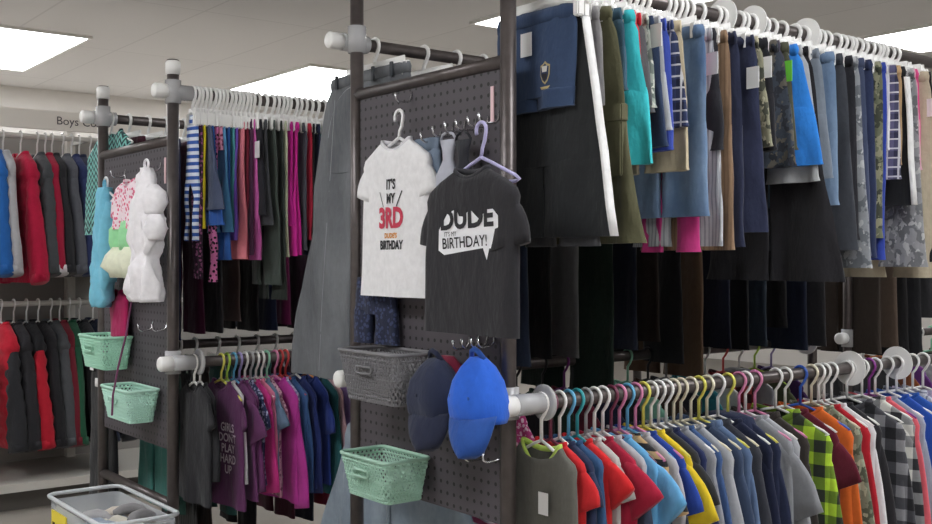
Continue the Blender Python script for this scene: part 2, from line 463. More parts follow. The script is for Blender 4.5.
def rack(label, x, yf, top, zR, zL, zlow, bar, bars_low, peg=True, group='pipe clothing racks'):
    w = .62
    t = thing('pipe_clothing_rack', label, 'clothing rack', (x, yf, 0), 0, group)
    top0 = top; near_ = yf < 2
    for X in (0, RL):
        for y in (0, w):
            top = top0 if X == 0 else max(zR, zL)+.05
            mesh_obj('post', rod((X, y, 0.0), (X, y, top), .018), PIPE, t)
            bm = bmesh.new(); tube(bm, [(X, y, top-.045), (X, y, top-.008), (X, y, top)], [.0225, .0225, .016], 18); mesh_obj('end_cap', bm, WHITEP, t)
        for z in (bar, bars_low):
            mesh_obj('crossbar', rod((X, .0, z), (X, w, z), .0155), PIPE, t)
    for y, z in ((-OFF if near_ else 0, zR), (w+OFF, zL)): rail_with_fittings(t, y, z, RL, disc=False)
    rail_with_fittings(t, -OFF, zlow, RL); rail_with_fittings(t, w, zlow, RL)
    if peg:
        bm = bmesh.new(); box(bm, -.004, .004, .022, w-.022, .535, bar-.014, .0015)
        mesh_obj('pegboard', bm, PEG, t, smooth=False)
        bm = bmesh.new(); box(bm, -.007, -.0045, .022+.02, .022+.031, bar-.13, bar-.05)
        mesh_obj('price_strip', bm, simple('pink strip', 'ecc9cf', .5), t, smooth=False)
    return t
X1, Y1 = 1.491, 1.766
X2, Y2 = 1.273, 3.089
W_ = .62
near = rack('tall dark pipe rack with the peg board carrying the black and white shirts', X1, Y1, 2.10, CZ+.615, CZ+.58, CZ-.314, CZ+.433, .36)
far = rack('shorter dark pipe rack with white post caps across the aisle from the coats', X2, Y2, CZ+.606, CZ+.509, CZ+.50, CZ-.314, CZ+.3625, .37)
third = rack('dark pipe rack standing in line beyond the far end of the near rack', 3.78, Y1, 1.76, CZ+.58, CZ+.58, CZ-.314, 1.5, .36, peg=False)
# tape on the near rack's crossbar
R1U = dict(y=Y1-OFF, z=CZ+.615, x=X1, place="on near rack's front top rail")
R1L = dict(y=Y1-OFF, z=CZ-.314, x=X1, place="on near rack's front lower rail")
L1U = dict(y=Y1+W_+OFF, z=CZ+.58, x=X1, place="on near rack's rear top rail")
L1L = dict(y=Y1+W_, z=CZ-.314, x=X1, place="on near rack's rear lower rail")
R2U = dict(y=Y2, z=CZ+.509, x=X2, place="on far rack's front top rail")
R2L = dict(y=Y2-OFF, z=CZ-.314, x=X2, place="on far rack's front lower rail")
L2U = dict(y=Y2+W_+OFF, z=CZ+.50, x=X2, place="on far rack's rear top rail")
L2L = dict(y=Y2+W_, z=CZ-.314, x=X2, place="on far rack's rear lower rail")
L3L = dict(y=Y1+W_, z=CZ-.314, x=3.78, place="on third rack's lower rail")

SEEN = set()
def uniq(label):
    n = len(label.split())
    if label in SEEN: print('DUP LABEL', label)
    if n > 16: print('LONG LABEL', n, label)
    SEEN.add(label); return label
def mklabel(d, rail, prev, past='by '):
    a = f"{d} {rail['place']}"; b = a+(f", {past}{prev}" if prev else ", beside the post")
    return uniq(b if len(b.split()) <= 16 else a)
KINDS = {'shorts': ('shorts', 'shorts'), 'pants': ('trousers', 'trousers'), 'jeans': ('jeans', 'jeans'), 'leggings': ('leggings', 'leggings'), 'skirt': ('skirt', 'skirt')}
def place_x(items, rail, dflt, gap, ztop, x0=.05):
    """the rail positions of a row of garments, from where the edge facing the aisle is seen"""
    xs = []; prev = rail['x']+x0
    for it in items:
        p = on_y(it['xt'], 259, rail['y']-it.get('hw', dflt))
        X = max(p.x, prev+gap*it.get('g', 1)); xs.append(X); prev = X
    return xs
def short(d): return d
def row_pants(items, rail, dflt=.13, gap=.022, hang='clip', hangers=('white', 'f4f3f1'), hgroup='hangers', group='trousers', lim=(.085, .20), th=.011, shoulder=.07):
    ztop = rail['z']-shoulder
    xs = place_x(items, rail, dflt, gap, ztop)
    prev = None
    for it, X in zip(items, xs):
        e = on_x(it['xt'], 259, X); hw0 = min(lim[1], max(lim[0], rail['y']-e.y))
        e2 = on_x(it['xb'], it['yb'], X); hw1 = min(.26, max(hw0*.85, rail['y']-e2.y)); L = ztop-e2.z
        k = KINDS[it['k']]; d = it['d']
        lab = mklabel(d, rail, prev)
        rz = it.get('rz', random.uniform(-.10, .10))
        dy = it.get('dy', 0); hw0 += dy; hw1 += dy; loc = (X, rail['y']+dy, ztop)
        pants(k[0], lab, k[1], loc, rz, group, hw0, hw1, L, it['c'], th=it.get('th', th), stripe=it.get('stripe'), band=it.get('band'),
              tag=it.get('tag'), amp=it.get('amp', random.uniform(.006, .011)), crotch=it.get('crotch'), gap=it.get('gap', .012), elastic=it.get('el', True))
        hc = it.get('h', hangers)
        hanger(hang, (X, rail['y'], rail['z']), rz, hw0*.85, hc[0], hc[1], d, rail['place'], hgroup)
        prev = d
    print(rail['place'], 'last', round(xs[-1]-rail['x'], 2), [round(a-b, 3) for a, b in zip(xs, place_x(items, rail, dflt, 0, ztop))][::5])
def I(d, k, c, xt, xb, yb, **kw): return dict(d=d, k=k, c=c, xt=xt, xb=xb, yb=yb, **kw)

GREEN = simple('green card', '7be04a', .6)
r1u = [
 I('navy gym shorts with crest', 'shorts', '3a4c6b', 559, 568, 106, tag=(.01, -.045), rz=0, amp=.006, gap=.002, crotch=.19, dy=.035),
 I('black track pants with white side stripe', 'pants', '2c2e30', 577, 615, 236, stripe='efefef', rz=.0, amp=.006, gap=.003, crotch=.34, dy=.03),
 I('charcoal sweatpants', 'pants', '55565a', 584, 602, 246),
 I('pale grey joggers', 'pants', '9c9a9c', 592, 604, 200),
 I('olive cargo trousers', 'pants', '5d5c45', 612, 645, 243, gap=.006, rz=.0),
 I('teal blue shorts', 'shorts', '3d5a6c', 620, 628, 90),
 I('bright turquoise leggings', 'leggings', '3fc4cd', 634, 651, 163, amp=.009),
 I('coral red leggings', 'leggings', 'd8484e', 640, 649, 126),
 I('dark grey shorts with red waistband', 'shorts', '5c5f63', 643, 652, 112, band='c02838'),
 I('pale camouflage shorts', 'shorts', 'camo:9aa49c:6b756f:c3c7bd', 651, 659, 108),
 I('navy sweatpants with sky blue trim', 'pants', '2c3a56', 655, 668, 146),
 I('light heather grey shorts', 'shorts', 'a8abb0', 664, 673, 130, tag=(-.05, -.02)),
 I('royal blue mesh shorts', 'shorts', '3c4fa8', 668, 675, 150),
 I('navy and white plaid shorts', 'shorts', 'plaid:3a4468:22263c:d6d4d6', 675, 686, 126),
 I('khaki chino shorts', 'shorts', 'c2b498', 683, 690, 170),
 I('mid blue denim jeans', 'jeans', 'denim:3f5c84:9ab2ce', 705, 707, 216, rz=.0, gap=.004),
 I('magenta sweatpants', 'pants', 'c23a80', 700, 699, 252, crotch=.3, gap=.03),
 I('striped pale grey trousers', 'pants', 'pin:b6b8bd:8f9298', 712, 722, 246),
 I('black sweatshorts with price card', 'shorts', '2a2a30', 719, 728, 150, tag=(-.09, -.06)),
 I('tan corduroy trousers', 'pants', 'pin:8d735c:7a624e', 726, 732, 250),
 I('slim dark navy trousers', 'pants', '262b42', 740, 745, 247),
 I('wide navy trousers with hang tag', 'pants', '2b3049', 756, 765, 232, tag=(-.08, -.08)),
 I('khaki green camouflage shorts', 'shorts', 'camo:8b8974:4a4c42:b9b39a', 760, 772, 146, amp=.008),
 I('black fleece shorts with paper tag', 'shorts', '24242a', 768, 778, 150, tag=(-.09, -.05)),
 I('dark patterned board shorts', 'shorts', 'camo:3a414c:2a2d35:5e5a52', 779, 797, 166),
 I('brown and indigo jeans', 'jeans', 'denim:3b4154:6a5148', 784, 795, 150),
 I('dark olive shorts with green tag', 'shorts', '484a3c', 792, 800, 150, tag=(-.10, -.05, GREEN)),
 I('bright azure blue shorts', 'shorts', '2f7fd6', 799, 821, 164),
 I('silver grey shorts', 'shorts', 'a9abad', 804, 822, 181),
 I('extra wide black trousers', 'pants', '222125', 812, 846, 282, gap=.004),
 I('slate grey sweatpants', 'pants', '77808c', 822, 834, 178),
 I('faded blue jeans', 'jeans', 'denim:5f7796:8ba0b8', 835, 840, 205),
 I('charcoal jogging trousers', 'pants', '3e4148', 843, 855, 250),
 I('black jeans', 'jeans', 'denim:222228:34343a', 855, 860, 240),
 I('marled grey camouflage trousers', 'pants', 'camo:8d9196:6a6e74:b0b2b5', 860, 874, 268),
 I('slate navy trousers', 'pants', '434c66', 866, 872, 256),
 I('plain navy trousers', 'pants', '2f3857', 876, 880, 258),
 I('green camouflage trousers', 'pants', 'camo:6c705c:42463c:92927a', 881, 881, 238),
 I('royal blue sweatpants', 'pants', '3448a4', 887, 887, 260),
 I('off-white shorts', 'shorts', 'd9d9de', 891, 892, 150),
 I('violet plaid shorts', 'shorts', 'plaid:5a5878:2c2c44:dcdae0', 897, 900, 179),
 I('sandy tan shorts', 'shorts', 'b99a72', 902, 903, 165),
 I('black and white sports shorts', 'shorts', '26272b', 909, 919, 205, stripe='e8e8e8'),
 I('grey digital camouflage trousers', 'pants', 'camo:8f9094:6d6e72:b6b6b8', 914, 924, 267),
 I('soft pink leggings', 'leggings', 'd9a3b4', 918, 922, 170),
 I('hot pink leggings', 'leggings', 'd24a86', 922, 925, 160),
 I('beige chino trousers', 'pants', 'b8ad98', 928, 938, 278),
 I('black trousers with white card', 'pants', '232327', 934, 941, 262, tag=(-.06, -.08)),
]
row_pants(r1u, R1U, dflt=.125, gap=.021, group="children's bottoms on the near rack", hgroup='white clip hangers on the near rack', lim=(.10, .19))

r1fill = None
r2u = [
 I('blue and white striped leggings', 'leggings', 'widestripe:dfe6f2:3a5fb0', 195, 190, 241, rz=0),
 I('purple leopard print leggings', 'leggings', 'spots:3a2236:9c5c86', 199, 194, 279),
 I('bright yellow leggings', 'leggings', 'dccb2e', 203, 197, 229),
 I('slate blue skirted shorts', 'shorts', '475068', 208, 225, 209, gap=.002),
 I('royal blue cuffed shorts', 'shorts', '2f5aa6', 209, 225, 225),
 I('pink leopard print leggings', 'leggings', 'spots:d87ab0:1e1420', 209, 217, 282),
 I('pink floral print shorts', 'shorts', 'spots:e69ab8:8c2c50', 216, 222, 150),
 I('sky blue leggings', 'leggings', '5b97c4', 224, 231, 232),
 I('cobalt blue leggings', 'leggings', '2d5aa0', 228, 232, 260),
 I('jade green leggings', 'leggings', '4f9aa0', 232, 234, 230),
 I('violet leggings', 'leggings', '7a58c0', 237, 239, 240),
 I('salmon pink leggings', 'leggings', 'e0808c', 243, 246, 259),
 I('maroon leggings', 'leggings', '7a2338', 247, 249, 260),
 I('plum leggings', 'leggings', '4a2a44', 252, 254, 255),
 I('orchid pink leggings', 'leggings', 'c860a8', 256, 261, 260),
 I('black leggings with white tag', 'leggings', '26262c', 263, 268, 215, tag=(-.09, -.07)),
 I('charcoal grey leggings', 'leggings', '46484c', 269, 273, 225),
 I('grey green trousers', 'pants', '4a534e', 276, 280, 285),
 I('dark forest trousers', 'pants', '333a36', 283, 286, 300),
 I('cream leggings', 'leggings', 'c8cdb0', 288, 289, 257),
 I('deep magenta leggings', 'leggings', 'b82088', 292, 293, 226),
 I('fuchsia leggings', 'leggings', 'd02c98', 296, 298, 256),
 I('bright magenta trousers', 'pants', 'c8248e', 300, 302, 255),
 I('smoke grey leggings', 'leggings', '4c4c54', 306, 308, 250),
 I('crimson leggings', 'leggings', 'b02840', 310, 311, 240),
 I('jet black leggings', 'leggings', '222226', 316, 317, 250),
 I('navy fleece leggings', 'leggings', '2a2f48', 322, 324, 255),
 I('mint green leggings', 'leggings', '7cc0a4', 328, 330, 240),
 I('dusty rose leggings', 'leggings', 'b88090', 335, 337, 245),
]
row_pants(r2u, R2U, dflt=.075, gap=.0135, group="girls' bottoms on the far rack", hgroup='white clip hangers on the far rack', lim=(.035, .16), th=.0068)

def row_long(rail, data, step, start, group, L=(.75, .86), hw=(.16, .19), prefix='', htype='clip', hcol=('white', 'f4f3f1'), hg='x'):
    x = rail['x']+start; prev = None
    for it in data:
        d, k, c = it[:3]; LL = it[3] if len(it) > 3 else random.uniform(*L); h = random.uniform(*hw); x += step*random.uniform(.9, 1.1)
        lab = mklabel(d, rail, prev)
        rz = random.uniform(-.05, .05)
        pants(KINDS[k][0], lab, KINDS[k][1], (x, rail['y'], rail['z']-.07), rz, group, h, h*1.12, LL, c, th=.013)
        hanger('clip', (x, rail['y'], rail['z']), rz, h*.85, hcol[0], hcol[1], d, rail['place'], hg)
        prev = d
# large grey jeans at the head of the rear rail, spread wide and hung off centre
gl = uniq("large faded black denim jeans hanging beside the near rack's peg board")
j = pants('jeans', gl, 'jeans', (X1+.085, Y1+W_+.075, L1U['z']-.065), .0, 'long trousers on the near rack', .205, .335, .86, 'denim:5a5d62:8b8e92', oy=.10, th=.016, elastic=False, crotch=.27, gap=.004, amp=.009)
for y in (-.14, -.05, .05, .14):
    pb = bmesh.new(); box(pb, -.022, -.016, y-.006, y+.006, -.034, .006, .001); mesh_obj('belt_loop', pb, fabric('denim:43464b:64676b'), j, smooth=False)
for yy0, yy1 in ((-.02, .10), (.16, .235)):
    body = [o for o in j.children if o.name.startswith('pant_body')][0]
    patch(j, body, [(yy0-.0012, -.06 if yy0 > 0 else -.27), (yy0+.0012, -.06 if yy0 > 0 else -.27), (yy1+.0012, -.84), (yy1-.0012, -.84)], simple('pale stitching', 'a6a8ab', .8), 'seam', .0015)
body = [o for o in j.children if o.name.startswith('pant_body')][0]
cv = [(.06+.13*math.sin(q*PI/16), -.035-.13*(1-math.cos(q*PI/16))) for q in range(9)]
patch(j, body, cv+[(a+.003, b_-.003) for a, b_ in cv[::-1]], simple('pale stitching', 'a6a8ab', .8), 'pocket_seam', .0018)
hanger('clip', (X1+.085, L1U['y'], L1U['z']), .0, .16, 'white', 'f4f3f1', 'large faded black jeans', "on near rack's rear top rail", 'white clip hangers on the near rack')

row_long(L1U, [('pale blue jeans', 'jeans', 'denim:7f93aa:a5b5c6', .5), ('deep green trousers', 'pants', '26332c'), ('dark indigo jeans', 'jeans', 'denim:20283a:353f55'), ('coal black trousers', 'pants', '1d1d20'),
  ('stone grey trousers', 'pants', '6a6a6c', .80), ('bottle green trousers', 'pants', '1e2e26', .92), ('ink blue trousers', 'pants', '1f2434'), ('dark espresso trousers', 'pants', '2c2522'),
  ('matte black jeans', 'jeans', 'denim:1a1a1d:2a2a2e'), ('brown canvas trousers', 'pants', '6b5544', .9), ('midnight navy trousers', 'pants', '1c2133'), ('soft black trousers', 'pants', '202024'),
  ('dark slate jeans', 'jeans', 'denim:2a3440:3c4856'), ('plain black chinos', 'pants', '1e1e20'), ('deep navy chinos', 'pants', '232a3e'), ('dark grey chinos', 'pants', '38383c')],
  .108, .15, 'long trousers on the near rack', hg='white clip hangers on the near rack')
row_long(L2U, [('dark burgundy trousers', 'pants', '451c2c', .62), ('black lounge trousers', 'pants', '1c1c20', .7), ('deep blue trousers', 'pants', '1f2c55', .72),
  ('dark wine leggings', 'leggings', '4c1a38', .7), ('charcoal lounge trousers', 'pants', '2c2c30', .7), ('taupe leggings', 'leggings', '5e4f4c', .66), ('black dress trousers', 'pants', '1b1b1e', .7), ('navy lounge trousers', 'pants', '232a44', .7),
  ('berry leggings', 'leggings', '6a1c4c', .68), ('dark plum trousers', 'pants', '33222e', .7), ('dull grey leggings', 'leggings', '3c3a3e', .7), ('near-black trousers', 'pants', '1f1d1f', .7)], .072, .04, 'long bottoms on the far rack', hw=(.14, .16), hg='white clip hangers on the far rack')

shirt('sweater', uniq("wide teal and black chevron knit sweater on far rack's rear top rail, beside the post"), 'sweater', (X2+.045, L2U['y'], L2U['z']-.05), 0, None, .25, .36, 'knit:1d3b40:7cc0b8', sleeve='long', sl=.26, th=.016, spread=.3, fk=40)
hanger('shirt', (X2+.045, L2U['y'], L2U['z']), 0, .21, 'white', 'f4f3f1', 'the teal chevron knit sweater', L2U['place'], 'white clip hangers on the far rack', drop=.05)

# ================================================================== SHIRTS ON THE LOWER RAILS
HC = {'white': 'f2f1ef', 'yellow': 'e6df6a', 'sky blue': '6ab4dc', 'pink': 'e08cb4', 'lavender': 'a79ad0', 'mint': '9fdcc0', 'black': '2a2a2c', 'grey': 'a9a9ac', 'red': 'd04848',
      'teal': '3fa8b0', 'lime': 'b6dc5a', 'cobalt': '3a62c0', 'purple': '8a3c8c', 'orange': 'e8924a', 'cream': 'e8e0c8', 'plum': '7a3a52', 'clear': 'd8dce0'}
SK = {'tee': ('t_shirt', 't-shirt'), 'long': ('long_sleeved_shirt', 'shirt'), 'polo': ('polo_shirt', 'polo shirt'), 'hoodie': ('hoodie', 'hoodie'), 'jacket': ('jacket', 'jacket'),
      'flannel': ('flannel_shirt', 'shirt'), 'tank': ('tank_top', 'top'), 'denim': ('denim_jacket', 'jacket')}
def row_shirts(items, rail, gap, group, hgroup, dflt=.155, fixed=None, x0=.03, th=.014):
    """items: desc, kind, cloth, shoulder px, hanger colour, options"""
    prev = None; lastx = rail['x']+x0
    for i, it in enumerate(items):
        d, k, c, xs, hc = it[:5]; o = dict(it[5]) if len(it) > 5 else {}
        hs = o.pop('hs', dflt)
        if fixed: X = lastx+fixed*random.uniform(.9, 1.1)
        else: X = max(on_y(xs, 300, rail['y']-hs).x, lastx+gap)
        lastx = X
        if not fixed: hs = min(.20, max(.11, rail['y']-on_x(xs, 300, X).y))
        L = o.pop('L', (random.uniform(2.3, 2.6) if rail is R2L else random.uniform(2.75, 3.0))*hs)
        rz = o.pop('rz', random.uniform(-.06, .06)); t0 = o.pop('th', th)
        dz = .064 if rail is R2L else .088
        sl = {'tee': 'short', 'polo': 'short', 'tank': None}.get(k, 'long')
        kw = dict(sleeve=sl, th=t0, amp=.008, spread=random.uniform(.22, .42))
        if k == 'polo': kw.update(collar='polo', placket=c)
        if k in ('jacket', 'flannel', 'denim'): kw.update(collar='polo', placket=c, cuff=c)
        if k == 'hoodie': kw.update(hood=c, cuff=c)
        if k == 'tank': kw.update(neckw=.55, dip=.05)
        kw.update(o)
        t = shirt(SK[k][0], mklabel(d, rail, prev), SK[k][1], (X, rail['y'], rail['z']-dz), rz, group, hs, L, c, **kw)
        hanger('shirt', (X, rail['y'], rail['z']), rz, hs*.92, hc, HC[hc], d, rail['place'], hgroup, drop=dz-.004)
        it_obj[(rail['place'], d)] = t; prev = d
    print(rail['place'], 'last', round(lastx-rail['x'], 2))
it_obj = {}
r1l = [
 ('grey sleeveless top with lime neckline', 'tank', '66655f', 572, 'white', dict(collar='c3dc6a', hs=.15, L=.42, tag=(-.03, -.10), rz=0, flare=1.12)),
 ('scarlet red tee', 'tee', 'c8272c', 584, 'plum'),
 ('dark navy tee', 'tee', '2a3350', 593, 'white'),
 ('steel blue long sleeve shirt', 'long', '34547c', 599, 'sky blue'),
 ('bright red tee', 'tee', 'd2282c', 612, 'teal', dict(spread=.75)),
 ('heather white tee with paper tag', 'tee', 'b9b6b4', 619, 'grey', dict(tag=(-.115, -.075))),
 ('crimson tee', 'tee', 'a81f3c', 637, 'white', dict(spread=.7)),
 ('pale grey raglan shirt', 'long', 'b4b4ba', 645, 'white', dict(sleevespec='3b4458')),
 ('light azure blue tee', 'tee', '6aaede', 661, 'plum', dict(spread=.75)),
 ('tan and black striped tee', 'tee', 'stripe:c9a678:2e2c30', 668, 'pink'),
 ('light grey sweatshirt with navy cuffs', 'long', 'b3b1b6', 678, 'sky blue', dict(cuff='232838', spread=.6, sl=.15)),
 ('royal blue tee', 'tee', '2a479c', 684, 'pink'),
 ('lemon yellow tee', 'tee', 'e3c52c', 692, 'yellow', dict(sl=.17)),
 ('charcoal tee', 'tee', '35363a', 698, 'white'),
 ('indigo long sleeve shirt', 'long', '262f56', 706, 'white'),
 ('ash grey long sleeve shirt', 'long', '96989f', 715, 'white'),
 ('washed blue long sleeve shirt', 'long', '3c5684', 724, 'cream'),
 ('pearl grey sweatshirt', 'long', 'a9abb0', 734, 'cream'),
 ('slate blue fleece', 'long', '3a4862', 744, 'cream'),
 ('faded blue chambray shirt', 'flannel', 'denim:54698c:7288a8', 752, 'yellow', dict(rz=0)),
 ('dark charcoal jacket', 'jacket', '3a3c44', 760, 'cream'),
 ('deep navy sweatshirt', 'long', '1d233c', 771, 'white'),
 ('navy zip hoodie', 'hoodie', '252c46', 781, 'yellow'),
 ('grey marl tee', 'tee', '8f9196', 792, 'pink', dict(sl=.2)),
 ('silver grey long sleeve shirt', 'long', 'a8aab0', 798, 'white'),
 ('black brown jacket with white price card', 'jacket', '37322f', 808, 'pink', dict(tag=(-.10, -.09))),
 ('lime and black buffalo check shirt', 'flannel', 'check:2e342c:6d8a2e:b4d93c', 832, 'white', dict(rz=0, hs=.17)),
 ('dark maroon tee', 'tee', '5e1a2c', 838, 'white', dict(L=.5)),
 ('bright orange long sleeve shirt', 'long', 'd9692a', 853, 'cobalt'),
 ('olive camouflage long sleeve shirt', 'long', 'camo:7c8270:555b4c:a2a690', 864, 'cream'),
 ('red and white baseball shirt', 'long', 'b3202e', 871, 'white', dict(sleevespec='b3202e')),
 ('pure white long sleeve shirt', 'long', 'd9dadd', 876, 'white'),
 ('plain black sweatshirt', 'long', '2b2a2e', 884, 'white'),
 ('black and grey buffalo check flannel shirt', 'flannel', 'check:26262a:4c4c52:8f8f94', 906, 'white', dict(rz=0, hs=.18)),
 ('cream and black check shirt', 'flannel', 'check:d8d6d0:8a8a8c:303034', 914, 'white'),
 ('coral pink long sleeve shirt', 'long', 'd8606c', 921, 'purple', dict(tag=(-.08, -.08))),
 ('pale blue grey shirt', 'long', '9aa2b4', 927, 'white'),
 ('vivid blue tee', 'tee', '2c56b4', 939, 'white', dict(spread=.6)),
 ('cobalt blue long sleeve shirt', 'long', '2f5cb0', 948, 'white'),
 ('white plaid shirt', 'flannel', 'plaid:d4d4da:8c94ac:4c5470', 956, 'white'),
 ('pale lilac shirt', 'long', 'b6aecb', 964, 'white'),
 ('dove grey shirt', 'long', 'a0a0a6', 974, 'white'),
]
row_shirts(r1l, R1L, .027, "children's shirts on the near rack's lower rail", 'plastic hangers on the lower rail of the near rack', dflt=.16, x0=.03)

r2l = [
 ('black tee', 'tee', '26262a', 209, 'white', dict(L=.36, rz=0)),
 ('black long sleeve shirt', 'long', '222226', 214, 'white'),
 ('purple tee with white lettering', 'tee', '5c2f58', 243, 'yellow', dict(L=.375, rz=0, hs=.15, spread=.35, sl=.10)),
 ('white long sleeve shirt', 'long', 'd9d4d8', 244, 'lime'),
 ('violet plum tee', 'tee', '6a3a66', 255, 'sky blue'),
 ('mulberry long sleeve shirt', 'long', '663060', 259, 'lavender'),
 ('navy floral tee', 'tee', 'spots:2c3358:a8a8c8', 263, 'white'),
 ('magenta long sleeve top', 'long', 'c83484', 270, 'grey'),
 ('rose pink long sleeve top', 'long', 'd87c9c', 273, 'white'),
 ('grey blue denim top', 'tee', 'denim:5c7490:8498ae', 280, 'white'),
 ('pink and white print dress', 'tee', 'spots:d0a0b4:8c5c74', 283, 'mint', dict(L=.36)),
 ('orchid long sleeve dress', 'long', 'bc3c9c', 297, 'pink', dict(L=.38)),
 ('lilac patterned shirt', 'long', 'spots:8a86b8:c8c4dc', 300, 'red'),
 ('steel blue ruffled shirt', 'long', '3c5c8c', 307, 'red'),
 ('navy long sleeve shirt with tag', 'long', '26336c', 318, 'white', dict(tag=(-.05, -.16))),
 ('royal navy tee', 'tee', '283c86', 331, 'orange'),
 ('dark teal shirt', 'long', '24585c', 337, 'white'),
 ('pale rose shirt', 'long', 'd0a8b0', 345, 'white'),
 ('lavender tee', 'tee', '9a86c0', 352, 'white'),
]
row_shirts(r2l, R2L, .019, "girls' shirts on the far rack's lower rail", 'plastic hangers on the lower rail of the far rack', dflt=.145, th=.0095)

# rear rails, half hidden behind the front ones
l1l = [('pink striped tee', 'tee', 'stripe:d85c88:e8d8e0', 0, 'white'), ('magenta print tee', 'tee', 'spots:c04484:e8c8d8', 0, 'pink'), ('black sweatshirt', 'long', '242428', 0, 'black'), ('dark green tee', 'tee', '24382e', 0, 'black'),
 ('wine red tee', 'tee', '6c2438', 0, 'purple'), ('ink navy tee', 'tee', '222a44', 0, 'cobalt'), ('black graphic tee', 'tee', '1f1f22', 0, 'black'), ('mint green tee', 'tee', '8cc8b0', 0, 'mint'), ('coffee brown tee', 'tee', '4c3a30', 0, 'black'),
 ('charcoal long sleeve shirt', 'long', '33343a', 0, 'grey'), ('teal blue tee', 'tee', '2c7884', 0, 'teal'), ('off-white tee', 'tee', 'c4c0bc', 0, 'white'), ('red flannel shirt', 'flannel', 'check:7c2428:3a1c20:b04a48', 0, 'red'), ('grey hoodie', 'hoodie', '7c7c80', 0, 'white'),
 ('olive tee', 'tee', '50543c', 0, 'lime'), ('deep purple tee', 'tee', '44285c', 0, 'lavender')]
l1l = [x if len(x) > 5 else x+(dict(hs=random.uniform(.13, .16)),) for x in l1l]
row_shirts(l1l, L1L, .03, 'shirts on the rear lower rail of the near rack', 'hangers on the rear lower rail of the near rack', fixed=.098, x0=.26)
shirt('denim_jacket', uniq('washed blue denim jacket hanging low behind the mint basket of the near rack'), 'jacket', (X1+.13, Y1+W_, L1L['z']-.088), 0, 'shirts on the rear lower rail of the near rack', .265, .62,
      'denim:6f7e8d:a4b0bc', sleeve='long', collar='polo', placket='denim:6f7e8d:a4b0bc', th=.03, spread=.9, flare=1.3, cuff='denim:6f7e8d:a4b0bc')
hanger('shirt', (X1+.13, Y1+W_, L1L['z']), 0, .22, 'grey', HC['grey'], 'washed blue denim jacket', L1L['place'], 'hangers on the rear lower rail of the near rack')
l3 = [('dark grey tee', 'tee', '3c3c40', 0, 'white'), ('rust brown tee', 'tee', '8a5030', 0, 'orange'), ('violet tee', 'tee', '6c3c84', 0, 'purple'), ('pale grey tee', 'tee', 'b0b0b4', 0, 'white'), ('black tee', 'tee', '202024', 0, 'white'),
      ('sage green tee', 'tee', '7c8a74', 0, 'mint'), ('cocoa tee', 'tee', '5c4438', 0, 'cream'), ('light blue tee', 'tee', '8ab0cc', 0, 'white'), ('slate tee', 'tee', '4c545c', 0, 'white')]
row_shirts([x+(dict(hs=.15),) for x in l3], L3L, .03, 'shirts on the third rack', 'hangers on the third rack', fixed=.11, x0=.0)
l2l = [('long black trousers with white hang tag', .0, '1d1d20', .50), ('sea green trousers', .15, '4f8f88', .50), ('bottle green leggings', .19, '2c4c44', .52), ('grey striped trousers', .24, 'pin:5a5a5c:2a2a2c', .62), ('dark brown trousers', .30, '2e2624', .6), ('jade trousers', .39, '3c6c68', .55), ('black sweatpants', .47, '1e1e22', .62), ('dark teal trousers', .55, '2c5c5c', .5), ('deep burgundy leggings', .63, '4a2030', .6), ('inky trousers', .71, '1f2230', .62), ('crimson trousers', .80, '8a1f3c', .58), ('soot grey trousers', .89, '2c2c2f', .62), ('dark olive trousers', .98, '34362a', .6)]
prev = None
for d, x, c, L in l2l:
    pants('trousers', mklabel(d, L2L, prev), 'trousers', (X2+.04+x, L2L['y']+(.12 if x == 0 else 0), L2L['z']-.07), 0, 'trousers on the rear lower rail of the far rack', .12, .15, L, c, tag=(.06, .03) if x == 0 else None)
    hanger('clip', (X2+.04+x, L2L['y'], L2L['z']), 0, .10, 'white', HC['white'], d, L2L['place'], 'white clip hangers on the far rack'); prev = d

L3U = dict(y=Y1+W_+OFF, z=CZ+.58, x=3.78, place="on third rack's upper rail")
row_long(L3U, [('dark walnut trousers', 'pants', '3c342f', .88), ('brown work trousers', 'pants', '5a4c42', .86), ('soot black trousers', 'pants', '1c1b1d', .9), ('black denim jeans', 'jeans', 'denim:1d1d20:2c2c30', .9), ('dark grey work trousers', 'pants', '303033', .75),
  ('black wool trousers', 'pants', '1d1c1e', .70), ('dull navy trousers', 'pants', '20263a', .7), ('black slacks', 'pants', '1e1e20', .7)], .085, -.06, 'long trousers on the third rack', hg='hangers on the third rack')
# size dividers on the rails
def divider(rail, x, r, label):
    t = thing('size_divider', uniq(label), 'size divider', (x, rail['y'], rail['z']), 0, 'round size dividers')
    bm = bmesh.new(); tube(bm, [(-.0015, 0, 0), (.0015, 0, 0)], r, 28)
    o = flat_edges(mesh_obj('disc', bm, WHITEP, t))
    bm = bmesh.new(); tube(bm, [(-.004, 0, 0), (.004, 0, 0)], RAILR+.006, 20); flat_edges(mesh_obj('hub', bm, WHITEP, t))
for rail, px, nm in ((R1U, 722, 'above the wide denim jeans'), (R1U, 752, 'above the wide navy trousers'), (R1U, 805, 'above the azure blue shorts'), (R1L, 850, "above the orange shirt"), (R1L, 897, 'above the grey check flannel'), (L1L, 806, 'at the far end of the rear rail')):
    p = on_y(px, 300, rail['y']); divider(rail, p.x, .047 if rail is R1U else .05, f"round white size divider on the {'top' if rail is R1U else 'lower'} rail {nm}")

